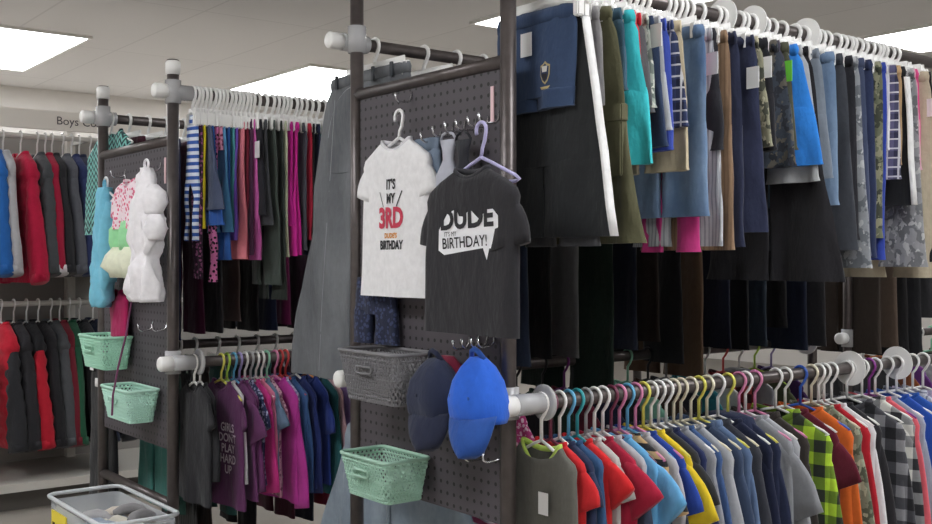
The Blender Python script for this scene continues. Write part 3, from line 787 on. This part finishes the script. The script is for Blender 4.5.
# ================================================================== THE NEAR PEG BOARD
bx = X1-.004
def peg_hook(y, z, label, ln=.05, x=None, grp='wire hooks on the near peg board'):
    x = bx if x is None else x
    bm = bmesh.new(); tube(bm, [(0, 0, .0), (-.004, 0, -.018), (-.012, 0, -.026), (-ln+.012, 0, -.028), (-ln+.003, 0, -.022), (-ln, 0, -.006)], .0027, 8)
    o = mesh_obj('peg_hook', bm, CHROME, None, (x, y, z)); o['label'] = uniq(label); o['category'] = 'hook'; o['group'] = grp; return o
# white birthday shirt
hp = on_x(402, 101, bx-.03)
peg_hook(hp.y, hp.z+.025, 'wire hook on the near peg board holding the white shirt')
wp = on_x(399, 146, X1-.052)
wt = shirt('t_shirt', uniq('white short sleeved birthday shirt with red number print on the peg board'), 't-shirt', (X1-.052, wp.y+.010, wp.z+.014), 0, None, .140, .378, 'e9e8ea', sleeve='short', th=.018, amp=.004, spread=.22, sl=.10, collar='dcdbe0', dip=.026, neckw=.42, flare=1.06)
wb = [o for o in wt.children if o.name.startswith('shirt_body')][0]
INK = simple('black ink', '2b2b2e', .8); RED = simple('red ink', 'c23a52', .8); ORANGE = simple('orange ink', 'd99a5a', .8)
bpy.context.view_layer.update()
text_on(wt, wb, "IT'S", -.003, -.108, .033, INK, bold=.0012, sx=.8)
text_on(wt, wb, "MY", -.003, -.142, .033, INK, bold=.0012, sx=.8)
text_on(wt, wb, "3RD", -.003, -.190, .066, RED, bold=.003, sx=.85)
text_on(wt, wb, "DUDE'S", -.004, -.231, .016, ORANGE, sx=1.1, bold=.0008)
text_on(wt, wb, "BIRTHDAY", -.005, -.254, .029, INK, bold=.0012, sx=.72)
for s, a in ((1, (.045, .030)), (-1, (-.050, -.028))):
    patch(wt, wb, [(a[0]-.0018, -.125), (a[0]+.0018, -.123), (a[1]+.0018, -.160), (a[1]-.0018, -.162)], INK, 'print')
def wire_hanger(name, label, x, y, ztop, zneck, hw, col, drop=.035, r=.0036, grp=None):
    """hanger on a peg: hook top at ztop, shoulders start at zneck"""
    t = thing(name, uniq(label), 'hanger', (x, y, ztop), 0); m = plastic(col); d = ztop-zneck
    bm = bmesh.new(); tube(bm, arc(.017, -30, 195, 10, 0, -.017)+[(0, -.012, -.040), (0, -.004, -d*.75), (0, 0, -d)], r, 8); mesh_obj('hook', bm, m, t)
    bm = bmesh.new()
    tube(bm, [(0, 0, -d), (0, hw*.3, -d-.014), (0, hw*.9, -d-drop), (0, hw, -d-drop-.008), (0, hw*.9, -d-drop-.012), (0, -hw*.9, -d-drop-.012), (0, -hw, -d-drop-.008), (0, -hw*.9, -d-drop), (0, -hw*.3, -d-.014), (0, 0, -d)], r, 8)
    mesh_obj('hanger_body', bm, m, t); return t
wire_hanger('clothes_hanger', 'white plastic hanger on the near peg board inside the birthday shirt with red numbers', X1-.052, wp.y, on_x(400, 110, X1-.052).z, wp.z+.020, .115, 'eeedf0', drop=.045, r=.0042)
# black birthday shirt
bp = on_x(472, 171, X1-.105)
bt = shirt('t_shirt', uniq('black short sleeved birthday shirt with white speech bubble print'), 't-shirt', (X1-.105, bp.y, bp.z+.004), 0, None, .152, .350, '2d2c30', sleeve='short', th=.020, amp=.005, spread=.16, sl=.12, dip=.020, neckw=.36, flare=1.04, collar='333237')
bb = [o for o in bt.children if o.name.startswith('shirt_body')][0]
WINK = simple('white ink', 'ececf0', .7)
patch(bt, bb, [(0.093, -0.128), (0.062, -0.094), (0.05, -0.112), (0.03, -0.084), (0.012, -0.108), (-0.02, -0.086), (-0.048, -0.108), (-0.082, -0.078), (-0.108, -0.102), (-0.109, -0.168), (-0.08, -0.169), (-0.072, -0.193), (-0.06, -0.168), (0.074, -0.182), (0.094, -0.172)], WINK, 'speech_bubble_print', .0012)
DARK = simple('shirt colored ink', '2a292d', .85)
text_on(bt, bb, "DUDE", -.004, -0.1060, .060, DARK, bold=.0024, sx=1.12, off=.0024, rot=.03)
text_on(bt, bb, "IT'S MY", .050, -0.1375, .014, DARK, off=.0024, rot=.03)
text_on(bt, bb, "BIRTHDAY!", .002, -0.1560, .033, DARK, bold=.0003, sx=.94, off=.0024, rot=.04)
wire_hanger('clothes_hanger', 'pale lavender plastic hanger on the peg board carrying the black birthday shirt', X1-.08, bp.y+.00, on_x(482, 122, X1-.08).z, on_x(476, 158, X1-.08).z, .125, 'b9b4dc', drop=.045, r=.004)
# row of five hooks with small garments
for i, (px, py) in enumerate(((424, 137), (436, 131), (448, 126), (459, 124), (471, 121), (482, 117))):
    p = on_x(px, py, bx-.05); peg_hook(p.y, p.z+.016, ['wire hook at the far end of the row above the blue bib', 'wire hook holding the small blue denim shorts', 'wire hook beside the grey bow bib', 'wire hook holding the black bib',
       'wire hook behind the lavender hanger', 'wire hook holding the lavender hanger'][i], ln=.06)
p = on_x(426, 140, bx-.025)
pants('shorts', uniq('tiny washed denim shorts hung on hooks behind the white birthday shirt'), 'shorts', (bx-.028, p.y, p.z), 0, None, .060, .078, .20, 'denim:5f6e82:8694a6', th=.011)
def bib(label, px, py, col, L):
    p = on_x(px, py, bx-.04); t = thing('bib', uniq(label), 'bib', (bx-.042, p.y, p.z), 0, 'bibs on the near peg board')
    bm = bmesh.new(); loft(bm, [(0, 0, .030, .007, H, 0), (0, -.025, .018, .009, H, .5), (0, -.045, .016, .008, H, .5), (0, -.08, .036, .009, H, 1), (0, -.12, .042, .009, H, 1), (0, -L, .040, .007, H, 1)], Fold(.003, 90), n=28)
    mesh_obj('bib_body', bm, fabric(col), t)
    for s in (-1, 1):
        bm = bmesh.new(); tube(bm, [(0, s*.028, 0), (-.002, s*.02, .012), (-.002, s*.008, .016)], .003, 8); mesh_obj('tie_strap', bm, fabric(col), t)
bib('pale grey bow tied bib hung between the denim shorts and lavender hanger', 449, 140, 'b8bac6', .16)
bib('dark charcoal bib hung just behind the lavender hanger', 464, 140, '2f3036', .12)
# navy patterned shorts under the white shirt
p = on_x(375, 290, bx-.02)
pants('shorts', uniq('navy star print shorts showing below the white birthday shirt'), 'shorts', (bx-.022, p.y-.005, p.z+.03), 0, None, 0.088, .095, .165, 'spots:272c42:3c4464', th=.014)
peg_hook(p.y-.01, p.z+.05, 'wire hook hidden above the navy star print shorts', ln=.04)

def basket(label, x, y0, y1, zr, h, depth, col, rz=0, group='woven plastic baskets on the near peg board', weave=.0075):
    """open lattice basket hung by its rim; back against the board at x"""
    cy = (y0+y1)/2; w = abs(y1-y0)/2
    t = thing('storage_basket', uniq(label), 'basket', (x, cy, zr-h), rz, group)
    m = simple('basket '+col, col, .45)
    def corner(z, k):       # rectangle ring at height z, k: taper
        a = w*(.84+.16*k); d0 = -.006-.012*(1-k); d1 = -depth+.016*(1-k)
        return [(d0, -a), (d0, a), (d1, a), (d1, -a)]
    bm = bmesh.new(); 
    rings = []
    def rr(k, z, inset=0):
        pts = []; cs = corner(z, k); r = .014
        cx = sum(c[0] for c in cs)/4; cyy = sum(c[1] for c in cs)/4
        n = 6
        signs = [(1, -1), (1, 1), (-1, 1), (-1, -1)]
        for (px, py), (sx, sy) in zip(cs, signs):
            px -= sx*inset; py -= sy*inset
            ox, oy = px-sx*r, py-sy*r; a0 = math.atan2(sy, sx)
            for i in range(n):
                a = a0-PI/4+PI/2*i/(n-1)
                pts.append((ox+r*math.cos(a), oy+r*math.sin(a), z))
        return pts
    # bottom tray
    b0 = [bm.verts.new(p) for p in rr(0, 0)]; bm.faces.new(b0[::-1]); b1 = [bm.verts.new(p) for p in rr(.05, .006)]
    for k in range(len(b0)): bm.faces.new((b0[k], b0[(k+1) % len(b0)], b1[(k+1) % len(b0)], b1[k]))
    bm.faces.new(b1); mesh_obj('basket_floor', bm, m, t, smooth=False)
    # lattice walls: crossing diagonal strips
    bm = bmesh.new()
    per = rr(1, h); N_ = 0
    segs = []; tot = 0
    for i in range(len(per)):
        a = Vector(per[i]); b_ = Vector(per[(i+1) % len(per)]); segs.append((tot, (b_-a).length)); tot += (b_-a).length
    def P(s, v):
        s = (s % tot)
        for i, (st, ln) in enumerate(segs):
            if st <= s <= st+ln+1e-9: break
        lo, hi = rr(v, h*v), None
        f = (s-st)/max(ln, 1e-9); a = Vector(lo[i]); b_ = Vector(lo[(i+1) % len(lo)])
        return a.lerp(b_, f)
    nst = int(tot/.0125); nst -= nst % 2
    for q in range(nst):
        s0 = tot*q/nst
        for dr in (1, -1):
            pts = [P(s0+dr*tot/nst*6*v, v) for v in (0.02, .2, .4, .6, .8, .97)]
            tube(bm, pts, .0024, 4, cap=False)
    for v in (.12, .5, .88):
        pts = [P(tot*i/40, v) for i in range(41)]; tube(bm, pts, .0028, 4, cap=False)
    mesh_obj('lattice_wall', bm, m, t, smooth=False)
    # rim
    bm = bmesh.new(); tube(bm, [P(tot*i/60, 1) for i in range(61)], .0048, 8, cap=False); mesh_obj('rim', bm, m, t)
    # grip slot frame on the front
    bm = bmesh.new(); fx = -depth-.003; zz = h*.72
    tube(bm, [(fx, -.03, zz), (fx, .03, zz), (fx, .036, zz-.008), (fx, .03, zz-.016), (fx, -.03, zz-.016), (fx, -.036, zz-.008), (fx, -.03, zz)], .003, 8, cap=False); mesh_obj('handle', bm, m, t)
    return t
a = on_x(375, 346, bx-.01); c = on_x(435, 350, bx-.01)
basket('grey woven plastic basket hung below the white birthday shirt', bx-.004, c.y-.012, a.y-.02, a.z, .120, .130, '77767a')
a = on_x(381, 447, bx-.01); c = on_x(431, 452, bx-.01)
basket('mint green woven basket low on the near board beneath the grey basket', bx-.004, c.y+.0, a.y-.01, a.z+.004, .100, .135, 'a6ccb9')
fx_ = X2-.004
basket('mint green basket topmost on the far peg board, below the white blouse', fx_-.002, 3.385, 3.62, CZ-.255, .105, .11, 'a9dcc4', group='woven plastic baskets on the far peg board')
basket('pale mint green basket lower on the far peg board near the post', fx_-.002, 3.16, 3.40, CZ-.405, .10, .11, 'b9e2d2', group='woven plastic baskets on the far peg board')

# caps hung by their straps
def cap(label, px, py, zlen, hw, col, bcol, x, strap=True):
    p = on_x(px, py, x); t = thing('baseball_cap', uniq(label), 'cap', (x, p.y, p.z), 0, 'caps on the near peg board')
    k = zlen
    bm = bmesh.new()
    loft(bm, [(0, 0, hw*.30, .012, H, .3), (0, -k*.10, hw*.52, .034, H, 1), (0, -k*.25, hw*.76, .052, H, 1), (0, -k*.45, hw*.96, .058, H, 1), (0, -k*.60, hw*1.0, .052, H, 1), (0, -k*.66, hw*.98, .046, H, .5)], Fold(.0035, 60), n=32, power=.95)
    mesh_obj('crown', bm, fabric(col), t)
    bm = bmesh.new(); top = []; bot = []
    R = []
    for i in range(9):
        v = i/8; row = []
        wv = hw*(1.0*math.sqrt(max(0, 1-(v*.98)**2.4)))
        for j in range(13):
            u = -1+2*j/12; row.append(bm.verts.new((-.048-.022*math.sin(v*PI*.6)+.030*u*u, u*wv-.016*v-.008, -k*.62-(k*.38)*v+.012*u*u*(1-v))))
        R.append(row)
    for A, B in zip(R, R[1:]):
        for j in range(12): bm.faces.new((A[j], A[j+1], B[j+1], B[j]))
    o = mesh_obj('visor', bm, fabric(bcol), t); so = o.modifiers.new('thick', 'SOLIDIFY'); so.thickness = .004; so.offset = 0
    bm = bmesh.new(); tube(bm, [(0, -hw*.28, -.004), (-.008, -hw*.15, .012), (-.01, 0, .018), (-.008, hw*.15, .012), (0, hw*.28, -.004)], .006, 8); mesh_obj('strap', bm, fabric(bcol), t)
    for yy in (-.4, 0, .4):
        bm = bmesh.new(); tube(bm, [(-.054 if yy == 0 else -.050, yy*hw, -k*.40), (-.056 if yy == 0 else -.052, yy*hw, -k*.40)], .004, 10); mesh_obj('eyelet', bm, fabric(bcol), t)
    return t
cap('bright royal blue baseball cap hung by its strap with the visor down', 478, 357, .205, .076, '2f66d4', '28509c', X1-.085)
cap('dark navy baseball cap squashed beside the grey basket', 436, 358, .20, .078, '2b3147', '262b40', X1-.075)
pc = on_x(446, 360, X1-.02)
t = thing('baseball_cap', uniq('crimson cap tucked behind the navy cap'), 'cap', (X1-.03, pc.y-.02, pc.z), 0, 'caps on the near peg board')
bm = bmesh.new(); loft(bm, [(0, .012, .02, .008, H, 0), (0, -.01, .05, .018, H, 1), (0, -.05, .06, .02, H, 1), (0, -.08, .055, .016, H, 1)], Fold(.003, 60)); mesh_obj('crown', bm, fabric('7a2038'), t)
for i, (px, py, l) in enumerate(((456, 346, 'wire hook holding the navy cap'), (465, 345, 'empty wire hook between the two caps'), (474, 344, 'wire hook holding the royal blue cap'), (481, 344, 'empty wire hook just past the royal blue cap'))):
    p = on_x(px, py, bx-.04); peg_hook(p.y, p.z+.02, l)
for px, py, l in ((468, 458, 'empty wire hook beneath the royal blue cap'), (486, 459, 'empty wire hook under the cap near the post')):
    p = on_x(px, py, bx-.05); peg_hook(p.y, p.z+.02, l, ln=.06)

# ================================================================== THE FAR PEG BOARD
for px, py, l in ((117, 172, 'wire hook holding the turquoise jacket'), (152, 165, 'wire hook holding the white ruffled blouse'), (131, 176, 'wire hook holding the pink and green blouse'), (144, 325, 'empty wire hook below the white blouse, further from the post'), (158, 325, 'empty wire hook below the white blouse, close to the post')):
    p = on_x(px, py, fx_-.03); peg_hook(p.y, p.z+.01, l, x=fx_, grp='wire hooks on the far peg board')
p = on_x(107, 186, X2-.07)
wire_hanger('clothes_hanger', 'white plastic hanger on the far peg board holding the turquoise jacket', X2-.07, p.y+.01, on_x(114, 176, X2-.07).z, p.z-.004, .085, 'eeeef2')
p = on_x(133, 180, X2-.09)
pb_ = shirt('blouse', uniq('pink floral and green tiered blouse beside the white blouse on the far board'), 'blouse', (X2-.09, p.y+.015, p.z), .1, None, .085, .15, 'spots:f0dce4:dc6c8c', sleeve='short', sl=.09, sleevespec='spots:f0dce4:dc6c8c', th=.026, amp=.008, spread=.5, flare=1.15, fk=60)
bm = bmesh.new(); loft(bm, [(0, -.125, .082, .022, H, .6), (.01, -.15, .098, .030, H, 1), (.015, -.19, .105, .030, H, 1), (.02, -.215, .096, .022, H, 1)], Fold(.010, 70), n=40)
mesh_obj('green_tier', bm, fabric('9ee0a8'), pb_)
bm = bmesh.new(); loft(bm, [(.02, -.205, .092, .022, H, .6), (.028, -.23, .125, .034, H, 1), (.034, -.265, .128, .034, H, 1), (.03, -.30, .095, .022, H, 1)], Fold(.012, 70), n=40)
mesh_obj('cream_tier', bm, fabric('e9ecd4'), pb_)
p = on_x(150, 168, X2-.12)
def limp_top(name, label, cat, loc, rz, rings, col, th, amp, k, tie='neck_tie'):
    t = thing(name, uniq(label), cat, loc, rz)
    fine = []
    for A, B in zip(rings, rings[1:]):
        for q in range(3): u = q/3; v = u*u*(3-2*u); fine.append(tuple(A[i_]+(B[i_]-A[i_])*(u if i_ == 1 else v) for i_ in range(3)))
    fine.append(rings[-1]); L = -rings[-1][1]
    fo = Fold(amp, k); fo.n = 1.6; fo.dg = .8
    bm = bmesh.new(); loft(bm, [(cy, z, hw, th*(.35+.65*min(1, hw/.06)), H, .35+.65*(-z/L)) for cy, z, hw in fine], fo, n=56, power=.9)
    for v in bm.verts: v.co.y += .003*MN.noise(Vector((v.co.z*34, v.co.y*20, k)))
    mesh_obj('garment_body', bm, fabric(col), t)
    bm = bmesh.new(); tube(bm, arc(.014, 0, 360, 14, rings[0][0], rings[0][1]+.010), .0035, 6); mesh_obj(tie, bm, fabric(col), t)
    return t
def puff(t, y, z, s_, col, r=.034, L=.10, k=90):
    bm = bmesh.new(); loft(bm, [(y, z, r*.5, .014, H, .4), (y+s_*.008, z-L*.25, r*.95, .028, H, 1), (y+s_*.014, z-L*.6, r*1.05, .032, H, 1), (y+s_*.014, z-L*.9, r*.75, .022, H, 1), (y+s_*.014, z-L, r*.6, .018, H, 1)], Fold(.008, k), n=36, power=.9)
    mesh_obj('sleeve', bm, fabric(col), t)
b_ = limp_top('blouse', 'white ruffled blouse with puffed sleeves at the front of the far board', 'blouse', (X2-.13, p.y+.002, p.z), .05,
   [(.0, 0, .018), (.0, -.03, .034), (.0, -.08, .050), (.0, -.13, .060), (-.002, -.17, .063), (-.004, -.21, .064), (-.004, -.24, .058), (-.003, -.255, .052), (-.004, -.30, .061), (-.010, -.35, .064), (-.014, -.385, .056)], 'efecef', .030, .014, 130)
puff(b_, -.040, -.050, -1, 'efecef', .030, .085, 140); puff(b_, -.048, -.125, -1, 'efecef', .026, .085, 150)
p = on_x(107, 186, X2-.07)
tj = limp_top('jacket', 'shiny turquoise child jacket hanging on the far peg board', 'jacket', (X2-.075, p.y+.01, p.z-.005), -.1,
   [(0, 0, .030), (.0, -.025, .048), (.004, -.08, .062), (.010, -.16, .076), (.018, -.24, .088), (.026, -.31, .092), (.034, -.36, .078), (.040, -.395, .045)], '7cc4de', .026, .008, 95, 'collar_loop')
puff(tj, -.058, -.05, -1, '7cc4de', .030, .26, 50)
# yoke of the pink blouse, purple ribbon strap
pts = [on_x(a, b, X2-.045-.022*i) for i, (a, b) in enumerate(((131, 181), (132, 215), (133, 250), (134, 282), (131, 305), (126, 335), (118, 368), (113, 395), (112, 415)))]
bm = bmesh.new(); tube(bm, [tuple(q) for q in pts], .0030, 6)
o = mesh_obj('ribbon_strap', bm, fabric('6e3a5a')); o['label'] = uniq('long thin plum ribbon strap trailing down over the mint baskets'); o['category'] = 'ribbon'
p = on_x(118, 300, X2-.03)
shirt('child_top', uniq('raspberry pink top hanging behind the turquoise jacket'), 'top', (X2-.03, p.y, p.z+.03), 0, None, .08, .15, 'a81f58', sleeve=None, th=.012)
p = on_x(102, 378, X2-.012)
bm = bmesh.new(); box(bm, -.003, .003, -.016, .016, -.03, 0, .001); o = mesh_obj('price_label', bm, CARD, None, (X2-.012, 3.735, CZ-.42)); o['label'] = uniq('small white label clipped on the post by the lower mint basket'); o['category'] = 'label'

# clear tote on the floor in front of the far rack
TX0, TX1, TY0, TY1, TZ = 1.01, 1.245, 2.96, 3.47, .375
t = thing('storage_tote', uniq('clear plastic storage tote with a yellow label in front of the far rack'), 'storage tote', ((TX0+TX1)/2, (TY0+TY1)/2, 0), 0)
m, nt, b = newmat('clear tote plastic'); b.inputs['Base Color'].default_value = lin('dfe3e8'); b.inputs['Roughness'].default_value = .25; b.inputs['Alpha'].default_value = .42
TOTE = m
def rrect(hx, hy, z, r=.03, n=5):
    out = []
    for sx, sy, a0 in ((1, 1, 0), (-1, 1, 90), (-1, -1, 180), (1, -1, 270)):
        for i in range(n):
            a = math.radians(a0+90*i/(n-1)); out.append((sx*(hx-r)+r*math.cos(a), sy*(hy-r)+r*math.sin(a), z))
    return out
def ringstack(bm, rs, cap0=True, cap1=False):
    R = [[bm.verts.new(p) for p in r] for r in rs]; n = len(R[0])
    for A, B in zip(R, R[1:]):
        for k in range(n): bm.faces.new((A[k], A[(k+1) % n], B[(k+1) % n], B[k]))
    if cap0: bm.faces.new(R[0][::-1])
    if cap1: bm.faces.new(R[-1])
hx, hy = (TX1-TX0)/2, (TY1-TY0)/2
bm = bmesh.new(); ringstack(bm, [rrect(hx*.86, hy*.92, .004), rrect(hx*.88, hy*.935, .15), rrect(hx*.93, hy*.96, .16), rrect(hx*.955, hy*.975, TZ-.02), rrect(hx*.93, hy*.965, TZ-.02), rrect(hx*.90, hy*.95, .165), rrect(hx*.85, hy*.925, .15), rrect(hx*.83, hy*.905, .008)], True, True)
flat_edges(mesh_obj('bin_wall', bm, TOTE, t))
bm = bmesh.new(); R = rrect(hx, hy, TZ-.004, .035); tube(bm, R+[R[0]], .0065, 8, cap=False); mesh_obj('rim', bm, simple('frosted rim', 'd4d8dc', .3), t)
bm = bmesh.new(); box(bm, -hx*.975-.003, -hx*.96-.001, .06, .20, .21, .335); lb = mesh_obj('yellow_label', bm, simple('yellow label', 'e8d23c', .6), t, smooth=False); lb['label'] = 'yellow paper label'
for (a, b2) in ((.185, .178), (.172, .165), (.145, .138), (.132, .125), (.118, .111)):
    bm = bmesh.new(); box(bm, -hx*.975-.0045, -hx*.975-.003, b2, a, .275, .300); mesh_obj('marker_stroke', bm, INK, lb, smooth=False)
tc_ = ((TX0+TX1)/2, (TY0+TY1)/2)
sock_cols = [('white', 'e6e4e2'), ('light grey', 'b4b2b4'), ('mid grey', '8e8c8e'), ('beige', 'cdc3b8'), ('blue grey', '9aa4b4'), ('cream', 'ddd8cc')]
for i in range(26):
    nm, cc = sock_cols[i % 6]
    sx = random.uniform(-.075, .07); sy = -.17+.34*(i/25)+random.uniform(-.03, .03); sz = random.uniform(.27, .325)+.02*math.cos(sy*9)
    bm = bmesh.new(); a = random.uniform(-.8, .8)
    ca, sa = math.cos(a), math.sin(a)
    def q(u, v, w): return (u*ca-v*sa, u*sa+v*ca, w)
    tube(bm, [q(-.045, 0, 0), q(-.02, .005, .008), q(.012, .0, .010), q(.030, -.012, .004), q(.040, -.035, -.002)], [.012, .016, .017, .016, .010], 10)
    o = mesh_obj('rolled_sock', bm, fabric(cc), None, (tc_[0]+sx, tc_[1]+sy, sz), True); o['category'] = 'sock'; o['group'] = nm+' socks in the clear tote'
    o['label'] = f"{nm} rolled sock heaped in the clear storage tote"
bm = bmesh.new(); box(bm, -hx*.8, hx*.8, -hy*.88, hy*.88, .012, .27, .01)
o = mesh_obj('sock_heap', bm, fabric('c9c6c4'), None, (tc_[0], tc_[1], 0)); o['label'] = 'packed layer of pale socks filling the clear tote'; o['category'] = 'socks'; o['kind'] = 'stuff'

# ================================================================== COAT RACK (gondola)
GX0, GX1, GY = .1, 3.3, 5.2
t = thing('display_fixture', uniq('long grey shop fixture with a white header board holding two rows of coats'), 'shop fixture', ((GX0+GX1)/2, GY, 0), 0)
ox = (GX0+GX1)/2
FX_ = simple('grey fixture panel', '9a9692', .6); LG = simple('pale fixture paint', 'cfcbc4', .5); CREAM = simple('header board', 'f3ede4', .6)
def gbox(nm, mat, *a, bev=0):
    bm = bmesh.new(); box(bm, *a, bev); return mesh_obj(nm, bm, mat, t, smooth=False)
hx_ = (GX1-GX0)/2
gbox('back_panel', FX_, -hx_, hx_, .27, .30, 0, 1.72)
gbox('shelf', LG, -hx_, hx_, -.30, .27, .09, .125)
gbox('kick_plate', simple('kick plate', '5c5854', .6), -hx_, hx_, -.24, .27, 0, .09)
gbox('header_board', CREAM, -hx_, hx_, -.03, .0, 1.735, 1.825)
for s in (-1, 0, 1): gbox('upright', LG, s*(hx_-.03)-.02, s*(hx_-.03)+.02, .22, .27, 0, 1.80)
for z in (1.70, .91):
    bm = bmesh.new(); tube(bm, [(-hx_, 0, z), (hx_, 0, z)], .0125, 12); mesh_obj('hanging_rail', bm, LG, t)
    for s in (-1, 0, 1): gbox('rail_bracket', LG, s*(hx_-.03)-.006, s*(hx_-.03)+.006, 0, .25, z-.012, z+.012)
hb = on_y(81, 128, GY-.03)
text_on(t, None, 'Boys Coats', 0, 0, .055, simple('header letters', '4a4448', .7), name='lettering', align='CENTER').matrix_world
l = [o for o in t.children if o.name.startswith('lettering')][0]
l.rotation_euler = (0, 0, PI/2); l.location = (hb.x-ox+.01, -.032, 1.778)
CU = dict(y=GY, z=1.70, x=GX0, place="on coat fixture's upper rail"); CL = dict(y=GY, z=.91, x=GX0, place="on coat fixture's lower rail")
def coats(items, rail, group, xstart):
    prev = None; x = xstart
    for it in items:
        d, k, c, px = it[:4]; o = dict(it[4]) if len(it) > 4 else {}
        hs = o.pop('hs', .19); X = on_y(px, 300, GY-hs*.98).x; L = o.pop('L', .56); rz = random.uniform(-.12, .10)
        kw = dict(sleeve='long', th=.034, spread=.55, cuff=o.get('sleevespec', c), placket='2a2a2e', collar='polo', amp=.007); kw.update(o)
        shirt({'puffer': 'puffer_coat', 'jacket': 'jacket'}[k], mklabel(d, rail, prev), 'coat', (X, GY, rail['z']-.088), rz, group, hs, L, c, ridge=.5 if k == 'puffer' else 0, rp=.07, **kw)
        hanger('shirt', (X, GY, rail['z']), rz, hs*.8, 'white', HC['white'], d, rail['place'], 'white hangers on the coat fixture'); prev = d
coats([('grey blue fleece jacket', 'jacket', '56606c', -30), ('bright blue puffer coat', 'puffer', '2a68b4', 6), ('white grey ski jacket', 'jacket', 'b8b8bc', 14), ('crimson puffer coat', 'puffer', 'b81a40', 32, dict(L=.60)),
       ('charcoal grey puffer coat', 'puffer', '4b4e52', 49), ('crimson and white track jacket', 'jacket', 'a41c3c', 57, dict(cuff='e0d8dc')), ('black ski jacket', 'jacket', '2c2c30', 64), ('stone grey jacket', 'jacket', '5c5e66', 75),
       ('navy blue anorak', 'jacket', '313c66', 84), ('dark blue coat', 'jacket', '262c44', 92), ('black wool coat', 'jacket', '1f1f23', 103), ('plum coat', 'jacket', '3c2838', 118), ('dark grey coat', 'jacket', '38383e', 135), ('midnight parka', 'jacket', '23263a', 150)], CU, 'coats on the upper rail', 0)
coats([('ash grey coat', 'jacket', '50525a', -25), ('red and black ski jacket', 'puffer', 'c01f34', 12, dict(sleevespec='2c2c30')), ('scarlet cuffed black coat', 'puffer', '2a292d', 25), ('black and red puffer coat', 'puffer', '232327', 38, dict(sleevespec='b81c30')), ('plain black parka', 'jacket', '232226', 50),
       ('slate grey puffer coat', 'puffer', '4c4e52', 63), ('dark red lined coat', 'jacket', '6c1c2a', 72), ('dark green coat', 'jacket', '24563e', 82), ('black hooded jacket', 'jacket', '212126', 92), ('navy parka', 'jacket', '222a40', 106), ('dark charcoal coat', 'jacket', '303034', 122), ('faded black coat', 'jacket', '2a2a2c', 140)], CL, 'coats on the lower rail', 0)

# ================================================================== crest, pocket and lettering details
def find(name): return [o for o in bpy.data.objects if o.get('label', '').startswith(name)][0]
gs = find('navy gym shorts'); gb = [o for o in gs.children if o.name.startswith('pant_body')]
GOLD = simple('gold thread', 'b9a878', .6); BLK = simple('black thread', '22222a', .7)
def oval(cy, cz, a, b_, n=20): return [(cy+a*math.cos(2*PI*i/n), cz+b_*math.sin(2*PI*i/n)) for i in range(n)]
NAVYT = simple('navy thread', '2c3a5a', .8); WTH = simple('white thread', 'd8d6d0', .7)
def sh(k, cy=-.050, cz=-.142): return [(cy+a*k, cz+b_*k) for a, b_ in ((-.016, .018), (-.007, .021), (0, .027), (.007, .021), (.016, .018), (.015, -.004), (.009, -.017), (0, -.024), (-.009, -.017), (-.015, -.004))]
patch(gs, gb[0], sh(1.0), GOLD, 'crest', .0012, sub=False)
patch(gs, gb[0], sh(.80), NAVYT, 'crest', .0020, sub=False)
patch(gs, gb[0], [(-.059, -.126), (-.041, -.126), (-.043, -.139), (-.057, -.139)], WTH, 'crest', .0028, sub=False)
patch(gs, gb[0], [(-.058, -.143), (-.042, -.143), (-.044, -.153), (-.050, -.159), (-.056, -.153)], BLK, 'crest', .0028, sub=False)
patch(gs, gb[0], [(-.032, -.170), (-.068, -.170), (-.062, -.176), (-.038, -.176)], GOLD, 'crest', .0012, sub=False)
og = find('olive cargo'); ob = [o for o in og.children if o.name.startswith('pant_body')][0]
def pocket(parent, y0, y1, z0, z1, spec, x):
    bm = bmesh.new(); box(bm, x-.010, x+.01, y0, y1, z1, z0, .003); mesh_obj('cargo_pocket', bm, fabric(spec), parent, smooth=False)
    bm = bmesh.new(); box(bm, x-.0135, x+.01, y0-.004, y1+.004, z0-.035, z0+.004, .003); mesh_obj('pocket_flap', bm, fabric(spec), parent, smooth=False)
pocket(og, -.165, -.075, -.22, -.37, '5d5c45', -.012)
pt = it_obj[(R2L['place'], 'purple tee with white lettering')]; pbod = [o for o in pt.children if o.name.startswith('shirt_body')][0]
PINK = simple('pale print', 'e4d4e0', .7)
for i, s_ in enumerate(('GIRLS', "DON'T", 'PLAY', 'HARD', 'UP')):
    text_on(pt, pbod, s_, -.065, -.135-.032*i, .036, PINK, bold=.0008, sx=.9)

# ================================================================== CAMERA, VIEW, WORLD
cam = bpy.data.cameras.new('camera'); co = bpy.data.objects.new('camera', cam); C.objects.link(co)
cam.sensor_width = 36; cam.lens = 36*F/932; cam.shift_y = -3/932; cam.clip_start = .02
co.location = (0, 0, CZ); co.rotation_euler = (PI/2, 0, math.atan2(FY, FX)-PI/2)
sc = bpy.context.scene; sc.camera = co
w = bpy.data.worlds.new('world'); sc.world = w; w.use_nodes = True
w.node_tree.nodes['Background'].inputs[0].default_value = (.8, .85, 1, 1); w.node_tree.nodes['Background'].inputs[1].default_value = .3
sc.view_settings.view_transform = 'Standard'; sc.view_settings.look = 'None'; sc.view_settings.exposure = .80; sc.view_settings.gamma = 1
